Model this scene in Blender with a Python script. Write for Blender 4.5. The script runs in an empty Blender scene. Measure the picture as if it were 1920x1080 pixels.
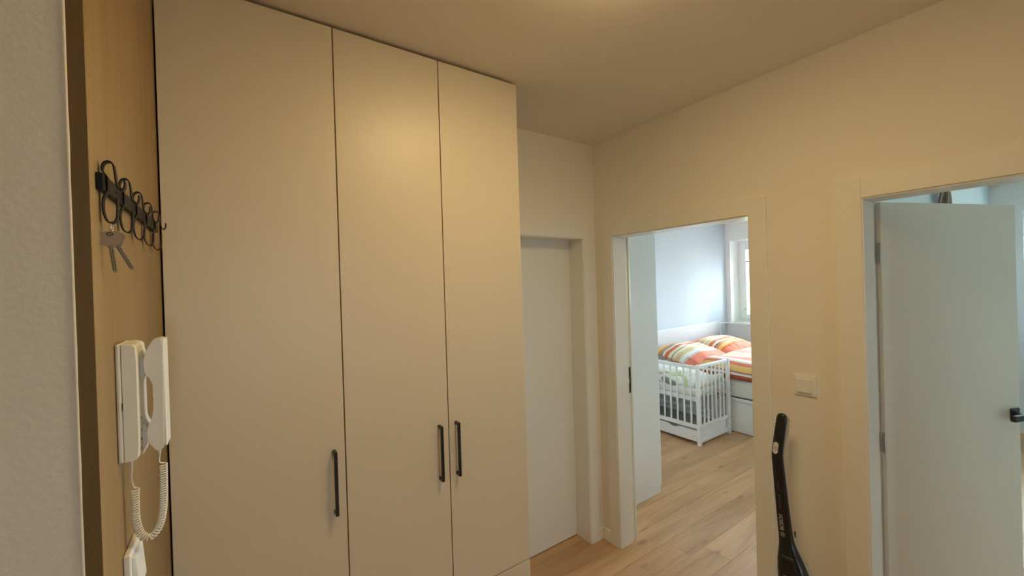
import bpy, bmesh, math, random
from mathutils import Vector, Matrix, noise

random.seed(7)
SC = bpy.context.scene
COL = SC.collection

# ------------------------------------------------------------------ camera
CAM_H = 1.694
FWD = Vector((0.56648382, 0.82405448, -0.0055051))
RGT = Vector((0.82359694, -0.56637103, -0.0301982))
UPV = Vector((0.02800289, -0.01257281, 0.99952877))
cd = bpy.data.cameras.new('camera')
cd.sensor_fit = 'HORIZONTAL'; cd.sensor_width = 36.0
cd.lens = 757.56 / 1920 * 36.0
cd.clip_start = 0.01; cd.clip_end = 200
cam = bpy.data.objects.new('camera', cd); COL.objects.link(cam)
M = Matrix((RGT, UPV, -FWD)).transposed().to_4x4()
M.translation = Vector((0, 0, CAM_H))
cam.matrix_world = M
SC.camera = cam

# ------------------------------------------------------------------ sky, exposure
SKY_COLOR = (0.80, 0.885, 1.0)
SKY_STRENGTH = 38.0
LAMP_COLOR = (1.0, 0.735, 0.325)
LAMP_STRENGTH = 20.5
w = bpy.data.worlds.new('sky'); SC.world = w; w.use_nodes = True
bgn = w.node_tree.nodes['Background']
bgn.inputs[0].default_value = (*SKY_COLOR, 1); bgn.inputs[1].default_value = SKY_STRENGTH
vs = SC.view_settings
vs.view_transform = 'Standard'; vs.look = 'None'; vs.gamma = 1.0
vs.use_curve_mapping = False; vs.exposure = 0.0
try:
    SC.cycles.max_bounces = 14; SC.cycles.diffuse_bounces = 8; SC.cycles.transparent_max_bounces = 16
    SC.cycles.use_denoising = True
except Exception:
    pass

# window openings in the facade (x of the inner facade face, y range, z range)
FX = 6.71
WINS = [(1.00, 3.43, 0.985, 2.32), (-1.15, 0.44, 0.985, 2.32)]
for i, (a, b, c, d) in enumerate(WINS):          # daylight portals: guide the sky light in, give off none of their own
    ld = bpy.data.lights.new('daylight_portal', 'AREA'); ld.shape = 'RECTANGLE'
    ld.size = d - c; ld.size_y = b - a; ld.cycles.is_portal = True
    lo = bpy.data.objects.new('daylight_portal', ld); COL.objects.link(lo)
    lo.location = (FX + 0.42, (a + b) / 2, (c + d) / 2); lo.rotation_euler = (0, math.radians(90), 0)

YB = -6.0                                         # far end of the added living space, unseen behind the camera
WB = (0.15, 1.20, 0.985, 2.2)                    # its unseen window, added for fill daylight (x range, z range)
ld = bpy.data.lights.new('daylight_portal', 'AREA'); ld.shape = 'RECTANGLE'
ld.size = WB[1] - WB[0]; ld.size_y = WB[3] - WB[2]; ld.cycles.is_portal = True
lo = bpy.data.objects.new('daylight_portal', ld); COL.objects.link(lo)
lo.location = ((WB[0] + WB[1]) / 2, YB - 0.42, (WB[2] + WB[3]) / 2); lo.rotation_euler = (math.radians(90), 0, 0)

# ------------------------------------------------------------------ materials
def nt(name):
    m = bpy.data.materials.new(name); m.use_nodes = True
    t = m.node_tree; t.nodes.clear()
    out = t.nodes.new('ShaderNodeOutputMaterial'); p = t.nodes.new('ShaderNodeBsdfPrincipled')
    t.links.new(p.outputs[0], out.inputs[0])
    return m, t, p

def N(t, kind, **kw):
    n = t.nodes.new(kind)
    for k, v in kw.items():
        if k.startswith('i_'):
            n.inputs[k[2:].replace('_', ' ')].default_value = v
        else:
            setattr(n, k, v)
    return n

def plain(name, col, rough=0.5, metal=0.0, bump=0.0, bscale=200.0, var=0.0, spec=0.5, coat=0.0):
    m, t, p = nt(name)
    p.inputs['Roughness'].default_value = rough; p.inputs['Metallic'].default_value = metal
    p.inputs['Specular IOR Level'].default_value = spec
    p.inputs['Coat Weight'].default_value = coat
    tc = N(t, 'ShaderNodeTexCoord')
    n = N(t, 'ShaderNodeTexNoise', i_Scale=bscale, i_Detail=4.0)
    t.links.new(tc.outputs['Object'], n.inputs['Vector'])
    r = N(t, 'ShaderNodeMix', data_type='RGBA')
    lo = tuple(max(0, c * (1 - var)) for c in col); hi = tuple(min(1, c * (1 + var)) for c in col)
    r.inputs[6].default_value = (*lo, 1); r.inputs[7].default_value = (*hi, 1)
    t.links.new(n.outputs['Fac'], r.inputs[0]); t.links.new(r.outputs[2], p.inputs['Base Color'])
    if bump:
        b = N(t, 'ShaderNodeBump', i_Strength=bump, i_Distance=0.002)
        t.links.new(n.outputs['Fac'], b.inputs['Height']); t.links.new(b.outputs[0], p.inputs['Normal'])
    return m

def wood(name, c_dark, c_mid, c_light, axis, rough, rand=True, knots=True, sc=1.0):
    m, t, p = nt(name)
    p.inputs['Roughness'].default_value = rough
    tc = N(t, 'ShaderNodeTexCoord'); oi = N(t, 'ShaderNodeObjectInfo')
    off = N(t, 'ShaderNodeVectorMath', operation='SCALE')
    comb = N(t, 'ShaderNodeCombineXYZ')
    for i in range(3):
        mm = N(t, 'ShaderNodeMath', operation='MULTIPLY'); mm.inputs[1].default_value = (37.1, 91.7, 53.3)[i]
        t.links.new(oi.outputs['Random'], mm.inputs[0]); t.links.new(mm.outputs[0], comb.inputs[i])
    add = N(t, 'ShaderNodeVectorMath', operation='ADD')
    t.links.new(tc.outputs['Object'], add.inputs[0])
    if rand: t.links.new(comb.outputs[0], add.inputs[1])
    def stretched(lng, acr):
        mp = N(t, 'ShaderNodeMapping')
        s = [acr * sc] * 3; s[axis] = lng * sc
        mp.inputs['Scale'].default_value = s
        t.links.new(add.outputs[0], mp.inputs['Vector']); return mp
    n1 = N(t, 'ShaderNodeTexNoise', i_Scale=1.0, i_Detail=6.0, i_Roughness=0.62, i_Distortion=0.6)
    t.links.new(stretched(1.1, 11).outputs[0], n1.inputs['Vector'])
    n2 = N(t, 'ShaderNodeTexNoise', i_Scale=1.0, i_Detail=3.0, i_Roughness=0.6)
    t.links.new(stretched(5, 150).outputs[0], n2.inputs['Vector'])
    n3 = N(t, 'ShaderNodeTexNoise', i_Scale=1.0, i_Detail=2.0)
    t.links.new(stretched(0.9, 3.2).outputs[0], n3.inputs['Vector'])
    mixf = N(t, 'ShaderNodeMath', operation='MULTIPLY_ADD'); mixf.inputs[1].default_value = 0.28
    t.links.new(n2.outputs['Fac'], mixf.inputs[0])
    m2 = N(t, 'ShaderNodeMath', operation='MULTIPLY'); m2.inputs[1].default_value = 0.72
    t.links.new(n1.outputs['Fac'], m2.inputs[0]); t.links.new(m2.outputs[0], mixf.inputs[2])
    cr = N(t, 'ShaderNodeValToRGB')
    e = cr.color_ramp.elements
    e[0].position = 0.30; e[0].color = (*c_dark, 1)
    e[1].position = 0.72; e[1].color = (*c_light, 1)
    k = e.new(0.5); k.color = (*c_mid, 1)
    t.links.new(mixf.outputs[0], cr.inputs[0])
    cur = cr.outputs[0]
    # slow patchy tone
    hs = N(t, 'ShaderNodeHueSaturation')
    ma = N(t, 'ShaderNodeMapRange'); ma.inputs['To Min'].default_value = 0.87; ma.inputs['To Max'].default_value = 1.13
    ma.inputs['From Min'].default_value = 0.25; ma.inputs['From Max'].default_value = 0.75
    t.links.new(n3.outputs['Fac'], ma.inputs['Value']); t.links.new(ma.outputs[0], hs.inputs['Value'])
    t.links.new(cur, hs.inputs['Color']); cur = hs.outputs[0]
    if rand:
        hs2 = N(t, 'ShaderNodeHueSaturation')
        mb = N(t, 'ShaderNodeMapRange'); mb.inputs['To Min'].default_value = 0.95; mb.inputs['To Max'].default_value = 1.05
        t.links.new(oi.outputs['Random'], mb.inputs['Value']); t.links.new(mb.outputs[0], hs2.inputs['Value'])
        t.links.new(cur, hs2.inputs['Color']); cur = hs2.outputs[0]
    if knots:
        vo = N(t, 'ShaderNodeTexVoronoi', i_Scale=1.0, i_Randomness=1.0)
        t.links.new(stretched(2.6, 6.5).outputs[0], vo.inputs['Vector'])
        kr = N(t, 'ShaderNodeMapRange'); kr.inputs['From Min'].default_value = 0.05; kr.inputs['From Max'].default_value = 0.16
        kr.inputs['To Min'].default_value = 0.55; kr.inputs['To Max'].default_value = 0.0
        t.links.new(vo.outputs['Distance'], kr.inputs['Value'])
        mk = N(t, 'ShaderNodeMix', data_type='RGBA'); mk.inputs[7].default_value = (*[c * 0.55 for c in c_dark], 1)
        t.links.new(kr.outputs[0], mk.inputs[0]); t.links.new(cur, mk.inputs[6]); cur = mk.outputs[2]
    t.links.new(cur, p.inputs['Base Color'])
    b = N(t, 'ShaderNodeBump', i_Strength=0.12, i_Distance=0.001)
    t.links.new(n2.outputs['Fac'], b.inputs['Height']); t.links.new(b.outputs[0], p.inputs['Normal'])
    return m

def emission(name, col, strength):
    m = bpy.data.materials.new(name); m.use_nodes = True; t = m.node_tree; t.nodes.clear()
    out = t.nodes.new('ShaderNodeOutputMaterial'); e = t.nodes.new('ShaderNodeEmission')
    e.inputs[0].default_value = (*col, 1); e.inputs[1].default_value = strength
    t.links.new(e.outputs[0], out.inputs[0]); return m

def glass(name):
    m = bpy.data.materials.new(name); m.use_nodes = True; t = m.node_tree; t.nodes.clear()
    out = t.nodes.new('ShaderNodeOutputMaterial'); a = t.nodes.new('ShaderNodeBsdfTransparent')
    a.inputs[0].default_value = (0.93, 0.98, 0.96, 1)
    g = t.nodes.new('ShaderNodeBsdfGlossy'); g.inputs['Roughness'].default_value = 0.02
    x = t.nodes.new('ShaderNodeMixShader'); f = t.nodes.new('ShaderNodeFresnel'); f.inputs[0].default_value = 1.45
    t.links.new(f.outputs[0], x.inputs[0]); t.links.new(a.outputs[0], x.inputs[1]); t.links.new(g.outputs[0], x.inputs[2])
    t.links.new(x.outputs[0], out.inputs[0]); return m

def striped(name, stops, rough=0.85):
    m, t, p = nt(name)
    p.inputs['Roughness'].default_value = rough; p.inputs['Specular IOR Level'].default_value = 0.2
    p.inputs['Sheen Weight'].default_value = 0.15
    at = N(t, 'ShaderNodeAttribute', attribute_name='stripe')
    cr = N(t, 'ShaderNodeValToRGB'); cr.color_ramp.interpolation = 'CONSTANT'
    e = cr.color_ramp.elements
    e[0].position = 0; e[0].color = (*stops[0][1], 1)
    e[1].position = stops[1][0]; e[1].color = (*stops[1][1], 1)
    for s, c in stops[2:]:
        k = e.new(s); k.color = (*c, 1)
    t.links.new(at.outputs['Fac'], cr.inputs[0]); t.links.new(cr.outputs[0], p.inputs['Base Color'])
    tc = N(t, 'ShaderNodeTexCoord'); n = N(t, 'ShaderNodeTexNoise', i_Scale=18.0, i_Detail=4.0)
    t.links.new(tc.outputs['Object'], n.inputs['Vector'])
    b = N(t, 'ShaderNodeBump', i_Strength=0.35, i_Distance=0.02)
    t.links.new(n.outputs['Fac'], b.inputs['Height']); t.links.new(b.outputs[0], p.inputs['Normal'])
    return m

MAT = {}
MAT['wall'] = plain('hall_paint', (0.85, 0.805, 0.72), 0.75, bump=0.12, bscale=260, var=0.015, spec=0.3)
MAT['plaster'] = plain('rough_plaster', (0.86, 0.80, 0.69), 0.85, bump=0.35, bscale=115, var=0.05, spec=0.2)
MAT['ceil'] = plain('ceiling_paint', (0.84, 0.795, 0.73), 0.85, bump=0.08, bscale=260, var=0.01, spec=0.2)
MAT['white_room'] = plain('white_paint', (0.87, 0.87, 0.87), 0.8, bump=0.08, bscale=260, var=0.01, spec=0.2)
MAT['sky_tint_room'] = plain('daylight_tinted_paint', (0.70, 0.87, 0.96), 0.8, bump=0.08, bscale=260, var=0.01, spec=0.2)  # blue of the daylight put into the second room's wall colour
MAT['bed_wall'] = plain('sky_cast_wall_paint', (0.53, 0.58, 0.65), 0.8, bump=0.08, bscale=260, var=0.01, spec=0.2)  # head wall colour darkened and blued to carry the window's sky cast
MAT['lacquer'] = plain('white_door_laminate', (0.85, 0.825, 0.76), 0.22, bump=0.04, bscale=400, var=0.01, spec=0.5)
MAT['leaf'] = plain('white_door_leaf', (0.84, 0.82, 0.77), 0.38, bump=0.05, bscale=300, var=0.01)
MAT['cashmere'] = plain('cashmere_laminate', (0.735, 0.65, 0.52), 0.39, bump=0.05, bscale=420, var=0.015, spec=0.5)
MAT['carcass'] = plain('cabinet_carcass', (0.30, 0.24, 0.19), 0.7, var=0.02)
MAT['black'] = plain('black_powder_coat', (0.012, 0.012, 0.013), 0.38, bump=0.05, bscale=600, var=0.1)
MAT['rack'] = plain('black_lacquered_steel', (0.006, 0.0045, 0.004), 0.5, spec=0.3, bump=0.03, bscale=600, var=0.1)
MAT['panel'] = wood('oak_panel', (0.20, 0.120, 0.045), (0.285, 0.178, 0.070), (0.335, 0.22, 0.095), 2, 0.5, rand=False, knots=False, sc=0.7)
MAT['panel_edge_shade'] = wood('oak_edge_shaded', (0.13, 0.075, 0.022), (0.17, 0.10, 0.03), (0.21, 0.125, 0.04), 2, 0.6, rand=False, knots=False)  # same oak darkened: shade of the edge facing away from the lamp
MAT['plank'] = wood('oak_floor', (0.43, 0.245, 0.12), (0.60, 0.365, 0.19), (0.70, 0.45, 0.25), 0, 0.42)
MAT['subfloor'] = plain('underlay', (0.40, 0.27, 0.16), 0.9, var=0.1, bscale=30)
MAT['plastic'] = plain('white_plastic', (0.84, 0.83, 0.79), 0.35, bump=0.03, bscale=500, var=0.01)
MAT['plastic_grey'] = plain('grey_plastic_dot', (0.22, 0.21, 0.20), 0.5, var=0.05)
MAT['seam'] = plain('dark_seam', (0.03, 0.025, 0.02), 0.7, var=0.1)
MAT['key'] = plain('worn_key_metal', (0.34, 0.26, 0.16), 0.40, metal=0.5, bump=0.05, bscale=500, var=0.1)  # brown reflection of the surroundings put into the base colour
MAT['nickel'] = plain('nickel', (0.62, 0.60, 0.56), 0.25, metal=1.0, bump=0.03, bscale=500, var=0.05)
MAT['white_wood'] = plain('white_lacquered_wood', (0.86, 0.86, 0.86), 0.4, bump=0.06, bscale=200, var=0.01)
MAT['pvc'] = plain('white_window_pvc', (0.86, 0.87, 0.88), 0.3, var=0.01)
MAT['glass'] = glass('window_glass')
MAT['alu'] = plain('blind_slat_aluminium', (0.72, 0.74, 0.76), 0.4, var=0.02)
MAT['alu_dark'] = plain('blind_bottom_rail', (0.34, 0.36, 0.38), 0.4, var=0.02)
MAT['mattress'] = plain('mattress_ticking', (0.78, 0.78, 0.76), 0.9, bump=0.3, bscale=90, var=0.03, spec=0.1)
MAT['bedbase'] = plain('bed_white_laminate', (0.83, 0.83, 0.82), 0.4, var=0.01)
MAT['headboard'] = plain('headboard_laminate', (0.60, 0.62, 0.66), 0.45, var=0.01)
MAT['quilt'] = plain('white_quilt', (0.84, 0.84, 0.82), 0.9, bump=0.6, bscale=24, var=0.06, spec=0.1)
MAT['grey_cloth'] = plain('grey_cloth', (0.30, 0.295, 0.28), 0.9, bump=0.3, bscale=60, var=0.08, spec=0.1)
MAT['beige_cloth'] = plain('cream_cloth', (0.72, 0.68, 0.58), 0.9, bump=0.5, bscale=40, var=0.06, spec=0.1)
MAT['green_cloth'] = plain('pale_green_muslin', (0.70, 0.78, 0.48), 0.9, bump=0.4, bscale=50, var=0.06, spec=0.1)
MAT['leafgreen'] = plain('plant_leaf', (0.22, 0.42, 0.16), 0.45, var=0.2, bscale=30)
MAT['treegreen'] = plain('tree_leaf', (0.20, 0.36, 0.14), 0.6, var=0.3, bscale=2)
MAT['bark'] = plain('bark', (0.15, 0.11, 0.08), 0.9, bump=0.5, bscale=20, var=0.2)
MAT['soil'] = plain('soil', (0.05, 0.035, 0.025), 0.95, bump=0.5, bscale=60, var=0.3)
MAT['grass'] = plain('pale_paving', (0.48, 0.43, 0.36), 0.95, bump=0.5, bscale=5, var=0.3)
MAT['vac_black'] = plain('vacuum_black_plastic', (0.010, 0.010, 0.011), 0.3, bump=0.02, bscale=600, var=0.1)
MAT['vac_grey'] = plain('vacuum_silver_plastic', (0.48, 0.47, 0.44), 0.32, metal=0.25, bump=0.02, bscale=600, var=0.03)
MAT['vac_light'] = plain('vacuum_switch_plastic', (0.72, 0.70, 0.66), 0.4, var=0.03)
MAT['print'] = plain('pale_grey_print', (0.40, 0.38, 0.35), 0.4, var=0.02)
MAT['print_dim'] = plain('dim_grey_print', (0.16, 0.15, 0.14), 0.5, var=0.02)
MAT['dried'] = plain('dried_stalks', (0.16, 0.125, 0.09), 0.9, bump=0.3, bscale=60, var=0.4)
MAT['dried_pale'] = plain('dried_stalks_pale', (0.42, 0.39, 0.33), 0.9, bump=0.3, bscale=60, var=0.3)
MAT['lamp'] = emission('lamp_opal_diffuser', LAMP_COLOR, LAMP_STRENGTH)
MAT['piping'] = plain('white_piping', (0.82, 0.80, 0.76), 0.9, var=0.02)

# ------------------------------------------------------------------ helpers
def lnk(name, data, parent=None):
    o = bpy.data.objects.new(name, data); COL.objects.link(o)
    if parent is not None:
        o.parent = parent
        o.matrix_parent_inverse = parent_inv(parent)
    return o

def parent_inv(p):
    m = p.matrix_basis.copy(); q = p
    while q.parent is not None:
        m = q.parent.matrix_basis @ q.matrix_parent_inverse @ m if False else m
        q = q.parent
    return WORLD[p.name].inverted()

WORLD = {}

def obj(name, bm, mat, parent=None, smooth=False):
    me = bpy.data.meshes.new(name)
    bmesh.ops.recalc_face_normals(bm, faces=bm.faces[:])
    bm.to_mesh(me); bm.free()
    me.materials.append(MAT[mat])
    if smooth:
        for f in me.polygons: f.use_smooth = True
    o = lnk(name, me, parent)
    WORLD[o.name] = Matrix()
    return o

def empty(name, loc):
    o = bpy.data.objects.new(name, None); COL.objects.link(o)
    o.location = loc; o.empty_display_size = 0.1
    WORLD[o.name] = Matrix.Translation(loc)
    return o

def tag(o, label, cat, group=None, kind=None):
    o['label'] = label; o['category'] = cat
    if group: o['group'] = group
    if kind: o['kind'] = kind
    return o

def struct(o, label=None, cat=None):
    o['kind'] = 'structure'
    if label: o['label'] = label
    if cat: o['category'] = cat
    return o

def box(x0, x1, y0, y1, z0, z1, bev=0.0, seg=2, bm=None):
    own = bm is None
    b = bmesh.new()
    r = bmesh.ops.create_cube(b, size=1.0)
    for v in b.verts:
        v.co = Vector(((x0 + x1) / 2 + v.co.x * (x1 - x0), (y0 + y1) / 2 + v.co.y * (y1 - y0), (z0 + z1) / 2 + v.co.z * (z1 - z0)))
    if bev:
        bmesh.ops.bevel(b, geom=b.edges[:], offset=bev, segments=seg, profile=0.5, affect='EDGES')
    if own: return b
    me = bpy.data.meshes.new('tmp'); b.to_mesh(me); b.free(); bm.from_mesh(me); bpy.data.meshes.remove(me)
    return bm

def multi(boxes, bev=0.0):
    bm = bmesh.new()
    for b in boxes: box(*b, bev=bev, bm=bm)
    return bm

def smoothby(o, ang=40):
    for f in o.data.polygons: f.use_smooth = True
    try:
        o.data.set_sharp_from_angle(angle=math.radians(ang))
    except Exception:
        pass
    return o

def tube(pts, r, n=8, bm=None, cyc=False, caps=True):
    bm = bm or bmesh.new()
    pts = [Vector(p) for p in pts]; L = len(pts); rings = []
    up = None
    for i, p in enumerate(pts):
        a = pts[(i - 1) % L] if (i > 0 or cyc) else p
        b = pts[(i + 1) % L] if (i < L - 1 or cyc) else p
        t = (b - a).normalized()
        if up is None:
            up = t.orthogonal().normalized()
        up = (up - t * up.dot(t))
        up = up.normalized() if up.length > 1e-6 else t.orthogonal().normalized()
        s = t.cross(up)
        rr = r[i] if isinstance(r, (list, tuple)) else r
        rings.append([bm.verts.new(p + (up * math.cos(2 * math.pi * k / n) + s * math.sin(2 * math.pi * k / n)) * rr) for k in range(n)])
    for i in range(L if cyc else L - 1):
        A, B = rings[i], rings[(i + 1) % L]
        for k in range(n):
            bm.faces.new((A[k], A[(k + 1) % n], B[(k + 1) % n], B[k]))
    if not cyc and caps:
        bm.faces.new(rings[0][::-1]); bm.faces.new(rings[-1])
    return bm

def lathe(prof, n=48, center=(0, 0, 0), bm=None):
    bm = bm or bmesh.new(); c = Vector(center); rings = []
    for r, z in prof:
        if r < 1e-6: rings.append([bm.verts.new(c + Vector((0, 0, z)))])
        else: rings.append([bm.verts.new(c + Vector((r * math.cos(2 * math.pi * k / n), r * math.sin(2 * math.pi * k / n), z))) for k in range(n)])
    for A, B in zip(rings, rings[1:]):
        for k in range(n):
            k2 = (k + 1) % n
            if len(A) == 1: bm.faces.new((A[0], B[k], B[k2]))
            elif len(B) == 1: bm.faces.new((A[k], A[k2], B[0]))
            else: bm.faces.new((A[k], A[k2], B[k2], B[k]))
    return bm

def loft(rings, bm=None, caps=True):
    bm = bm or bmesh.new()
    R = [[bm.verts.new(Vector(v)) for v in r] for r in rings]; n = len(R[0])
    for A, B in zip(R, R[1:]):
        for k in range(n):
            bm.faces.new((A[k], A[(k + 1) % n], B[(k + 1) % n], B[k]))
    if caps:
        bm.faces.new(R[0][::-1]); bm.faces.new(R[-1])
    return bm

def rrect(cx, cy, wx, wy, z, rad=0.4, n=4):
    """rounded rectangle ring in the plane z"""
    pts = []; r = min(wx, wy) * rad
    for qx, qy, a0 in ((1, 1, 0), (-1, 1, 90), (-1, -1, 180), (1, -1, 270)):
        for i in range(n + 1):
            a = math.radians(a0 + 90 * i / n)
            pts.append((cx + qx * (wx / 2 - r) + r * math.cos(a), cy + qy * (wy / 2 - r) + r * math.sin(a), z))
    return pts

def strip(path, y, half, th, bm=None):
    """flat band: path in (x, z), extruded +-half in y, thickness th"""
    bm = bm or bmesh.new(); L = len(path); rows = []
    for i, (x, z) in enumerate(path):
        a = path[max(0, i - 1)]; b = path[min(L - 1, i + 1)]
        t = Vector((b[0] - a[0], b[1] - a[1])).normalized(); nx, nz = -t.y * th / 2, t.x * th / 2
        rows.append([bm.verts.new((x + sx * nx, y + sy * half, z + sx * nz)) for sx, sy in ((-1, -1), (1, -1), (1, 1), (-1, 1))])
    for A, B in zip(rows, rows[1:]):
        for k in range(4): bm.faces.new((A[k], A[(k + 1) % 4], B[(k + 1) % 4], B[k]))
    bm.faces.new(rows[0][::-1]); bm.faces.new(rows[-1])
    return bm

def smooth_path(pts, sub=6):
    """Catmull-Rom through 2D or 3D points"""
    P = [Vector(p) for p in pts]; out = []
    for i in range(len(P) - 1):
        p0 = P[i - 1] if i else P[0] * 2 - P[1]
        p1, p2 = P[i], P[i + 1]
        p3 = P[i + 2] if i + 2 < len(P) else P[-1] * 2 - P[-2]
        for k in range(sub):
            t = k / sub
            out.append(0.5 * ((2 * p1) + (p2 - p0) * t + (2 * p0 - 5 * p1 + 4 * p2 - p3) * t * t + (3 * p1 - p0 - 3 * p2 + p3) * t ** 3))
    out.append(P[-1]); return out

# ------------------------------------------------------------------ main dimensions
XL, YL, XR, H = -0.185, 1.897, 1.983, 2.6056      # hall: left wall, far wall, right wall, ceiling
XR2 = 2.128                                       # other face of the right wall
YR = -2.2                                         # end of the second room
YW = 1.474                                        # wardrobe front
YBED = 3.50; YP0, YP1 = 0.66, 0.78                # bedroom head wall, partition between the two rooms

# ------------------------------------------------------------------ floor
fl = struct(obj('floor', box(-2.45, FX + 0.35, YB - 0.35, YBED + 0.15, -0.16, -0.005), 'subfloor'))
PWD, PLN, GAP = 0.169, 1.24, 0.0008
cache = {}
def plank_mesh(L, Wd):
    key = (round(L, 3), round(Wd, 3))
    if key not in cache:
        b = box(-L / 2, L / 2, -Wd / 2, Wd / 2, -0.005, 0.0)
        top = [e for e in b.edges if all(v.co.z > -0.001 for v in e.verts)]
        bmesh.ops.bevel(b, geom=top, offset=0.0009, segments=1, affect='EDGES')
        me = bpy.data.meshes.new('plank'); b.to_mesh(me); b.free(); me.materials.append(MAT['plank']); cache[key] = me
    return cache[key]
YS_ = 0.8158
ys = 1.616 - PWD * 24
yy = ys
offs = [0.0, 0.47, 0.86, 0.29, 0.66, 1.02, 0.15]
while yy < YBED:
    y0, y1 = max(yy, YR), min(yy + PWD, YBED)
    if y1 - y0 > 0.01:
        k22 = round((yy - (1.616 - PWD)) / PWD)
        start = 2.268 + offs[k22 % 7] - PLN * 5
        x = start
        while x < FX:
            a, b = max(x, XL if y1 > YS_ else -2.3), min(x + PLN, FX)
            if b - a > 0.02:
                o = lnk('plank', plank_mesh(b - a - GAP, y1 - y0 - GAP), fl)
                o.location = ((a + b) / 2, (y0 + y1) / 2, 0)
            x += PLN
    yy += PWD

# ------------------------------------------------------------------ shell
def wall_x(name, x0, x1, ya, yb, openings, mat, h=H):
    """wall slab normal to x with openings (y0, y1, z0, z1)"""
    bs = []; y = ya
    for (o0, o1, z0, z1) in sorted(openings):
        if o0 > y: bs.append((x0, x1, y, o0, 0, h))
        if z0 > 0: bs.append((x0, x1, o0, o1, 0, z0))
        if z1 < h: bs.append((x0, x1, o0, o1, z1, h))
        y = o1
    if y < yb: bs.append((x0, x1, y, yb, 0, h))
    return struct(obj(name, multi(bs), mat))
def wall_y(name, y0, y1, xa, xb, openings, mat, h=H):
    bs = []; x = xa
    for (o0, o1, z0, z1) in sorted(openings):
        if o0 > x: bs.append((x, o0, y0, y1, 0, h))
        if z0 > 0: bs.append((o0, o1, y0, y1, 0, z0))
        if z1 < h: bs.append((o0, o1, y0, y1, z1, h))
        x = o1
    if x < xb: bs.append((x, xb, y0, y1, 0, h))
    return struct(obj(name, multi(bs), mat))

D1 = (0.925, 1.740)     # bedroom door clear opening in y
D2 = (-0.303, 0.505)    # second room
D0 = (1.062, 1.862)     # closed door in the far wall (x)
ZO = 1.982              # clear height
JT = 0.03
struct(obj('ceiling', box(-2.45, FX + 0.35, YB - 0.35, YBED + 0.15, H, H + 0.15), 'ceil'))
XO = -2.3                                         # the hall widens to the left in front of the oak board
YS = 0.8158                                       # face of the wall end beside the board
struct(obj('wall_left', multi([(XL - 0.15, XL, YS + 0.0001, YL, 0, H), (XO, XL - 0.15, YS + 0.0001, YS + 0.15, 0, H)]), 'plaster'))
wall_x('wall_side', XO - 0.15, XO, YB, YS + 0.15, [], 'wall')
wall_y('wall_far', YL, YL + 0.15, XL - 0.15, XR, [(D0[0] - JT, D0[1] + JT, 0, ZO + JT)], 'wall')
wall_x('wall_right', XR, XR2, YB, YBED, [(D1[0] - JT, D1[1] + JT, 0, ZO + JT), (D2[0] - JT, D2[1] + JT, 0, ZO + JT)], 'wall')
struct(obj('wall_leak_block', multi([(XL - 0.15, XR, YL + 0.55, YL + 0.65, 0, H), (XL - 0.15, XL, YL + 0.15, YL + 0.55, 0, H)]), 'wall'))  # unseen walls added behind the closed door to stop sky light leaking in
wall_y('wall_behind', YB - 0.35, YB, XO - 0.15, XR2, [WB], 'wall')
wall_y('wall_room', YR - 0.15, YR, XR2, FX, [], 'sky_tint_room')
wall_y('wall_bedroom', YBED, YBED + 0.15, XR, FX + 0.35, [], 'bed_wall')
wall_y('wall_partition', YP0, YP1, XR2, FX, [], 'sky_tint_room')
wall_x('wall_window', FX, FX + 0.35, YR - 0.15, YBED, WINS, 'white_room')
# plaster ridge where the left wall meets the oak board
b = tube([(XL - 0.0012, YS - 0.0002, z) for z in [i * 0.02 for i in range(int(H / 0.02))]], [0.0022 + 0.0007 * noise.noise(Vector((0, 0, i * 0.35))) for i in range(int(H / 0.02))], 6)
struct(obj('trim_1', b, 'plaster', smooth=True))

def baseboard(name, x0, x1, y0, y1, h=0.082):
    return struct(obj(name, box(x0, x1, y0, y1, 0, h, 0.0055, 3), 'lacquer'))
baseboard('baseboard_far', 1.934, XR, YL - 0.016, YL)
baseboard('baseboard_right', XR - 0.016, XR, 1.8205, YL - 0.016)
baseboard('baseboard_right_2', XR - 0.013, XR, 0.583, 0.849)
baseboard('baseboard_right_3', XR - 0.013, XR, YB, -0.383)
baseboard('baseboard_left', XO, XL, YS - 0.013, YS)
baseboard('baseboard_bedroom', 2.80, FX, YBED - 0.013, YBED)
baseboard('baseboard_window', FX - 0.013, FX, YP1, YBED - 0.013)
baseboard('baseboard_partition', XR2, FX, YP1, YP1 + 0.013)

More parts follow.
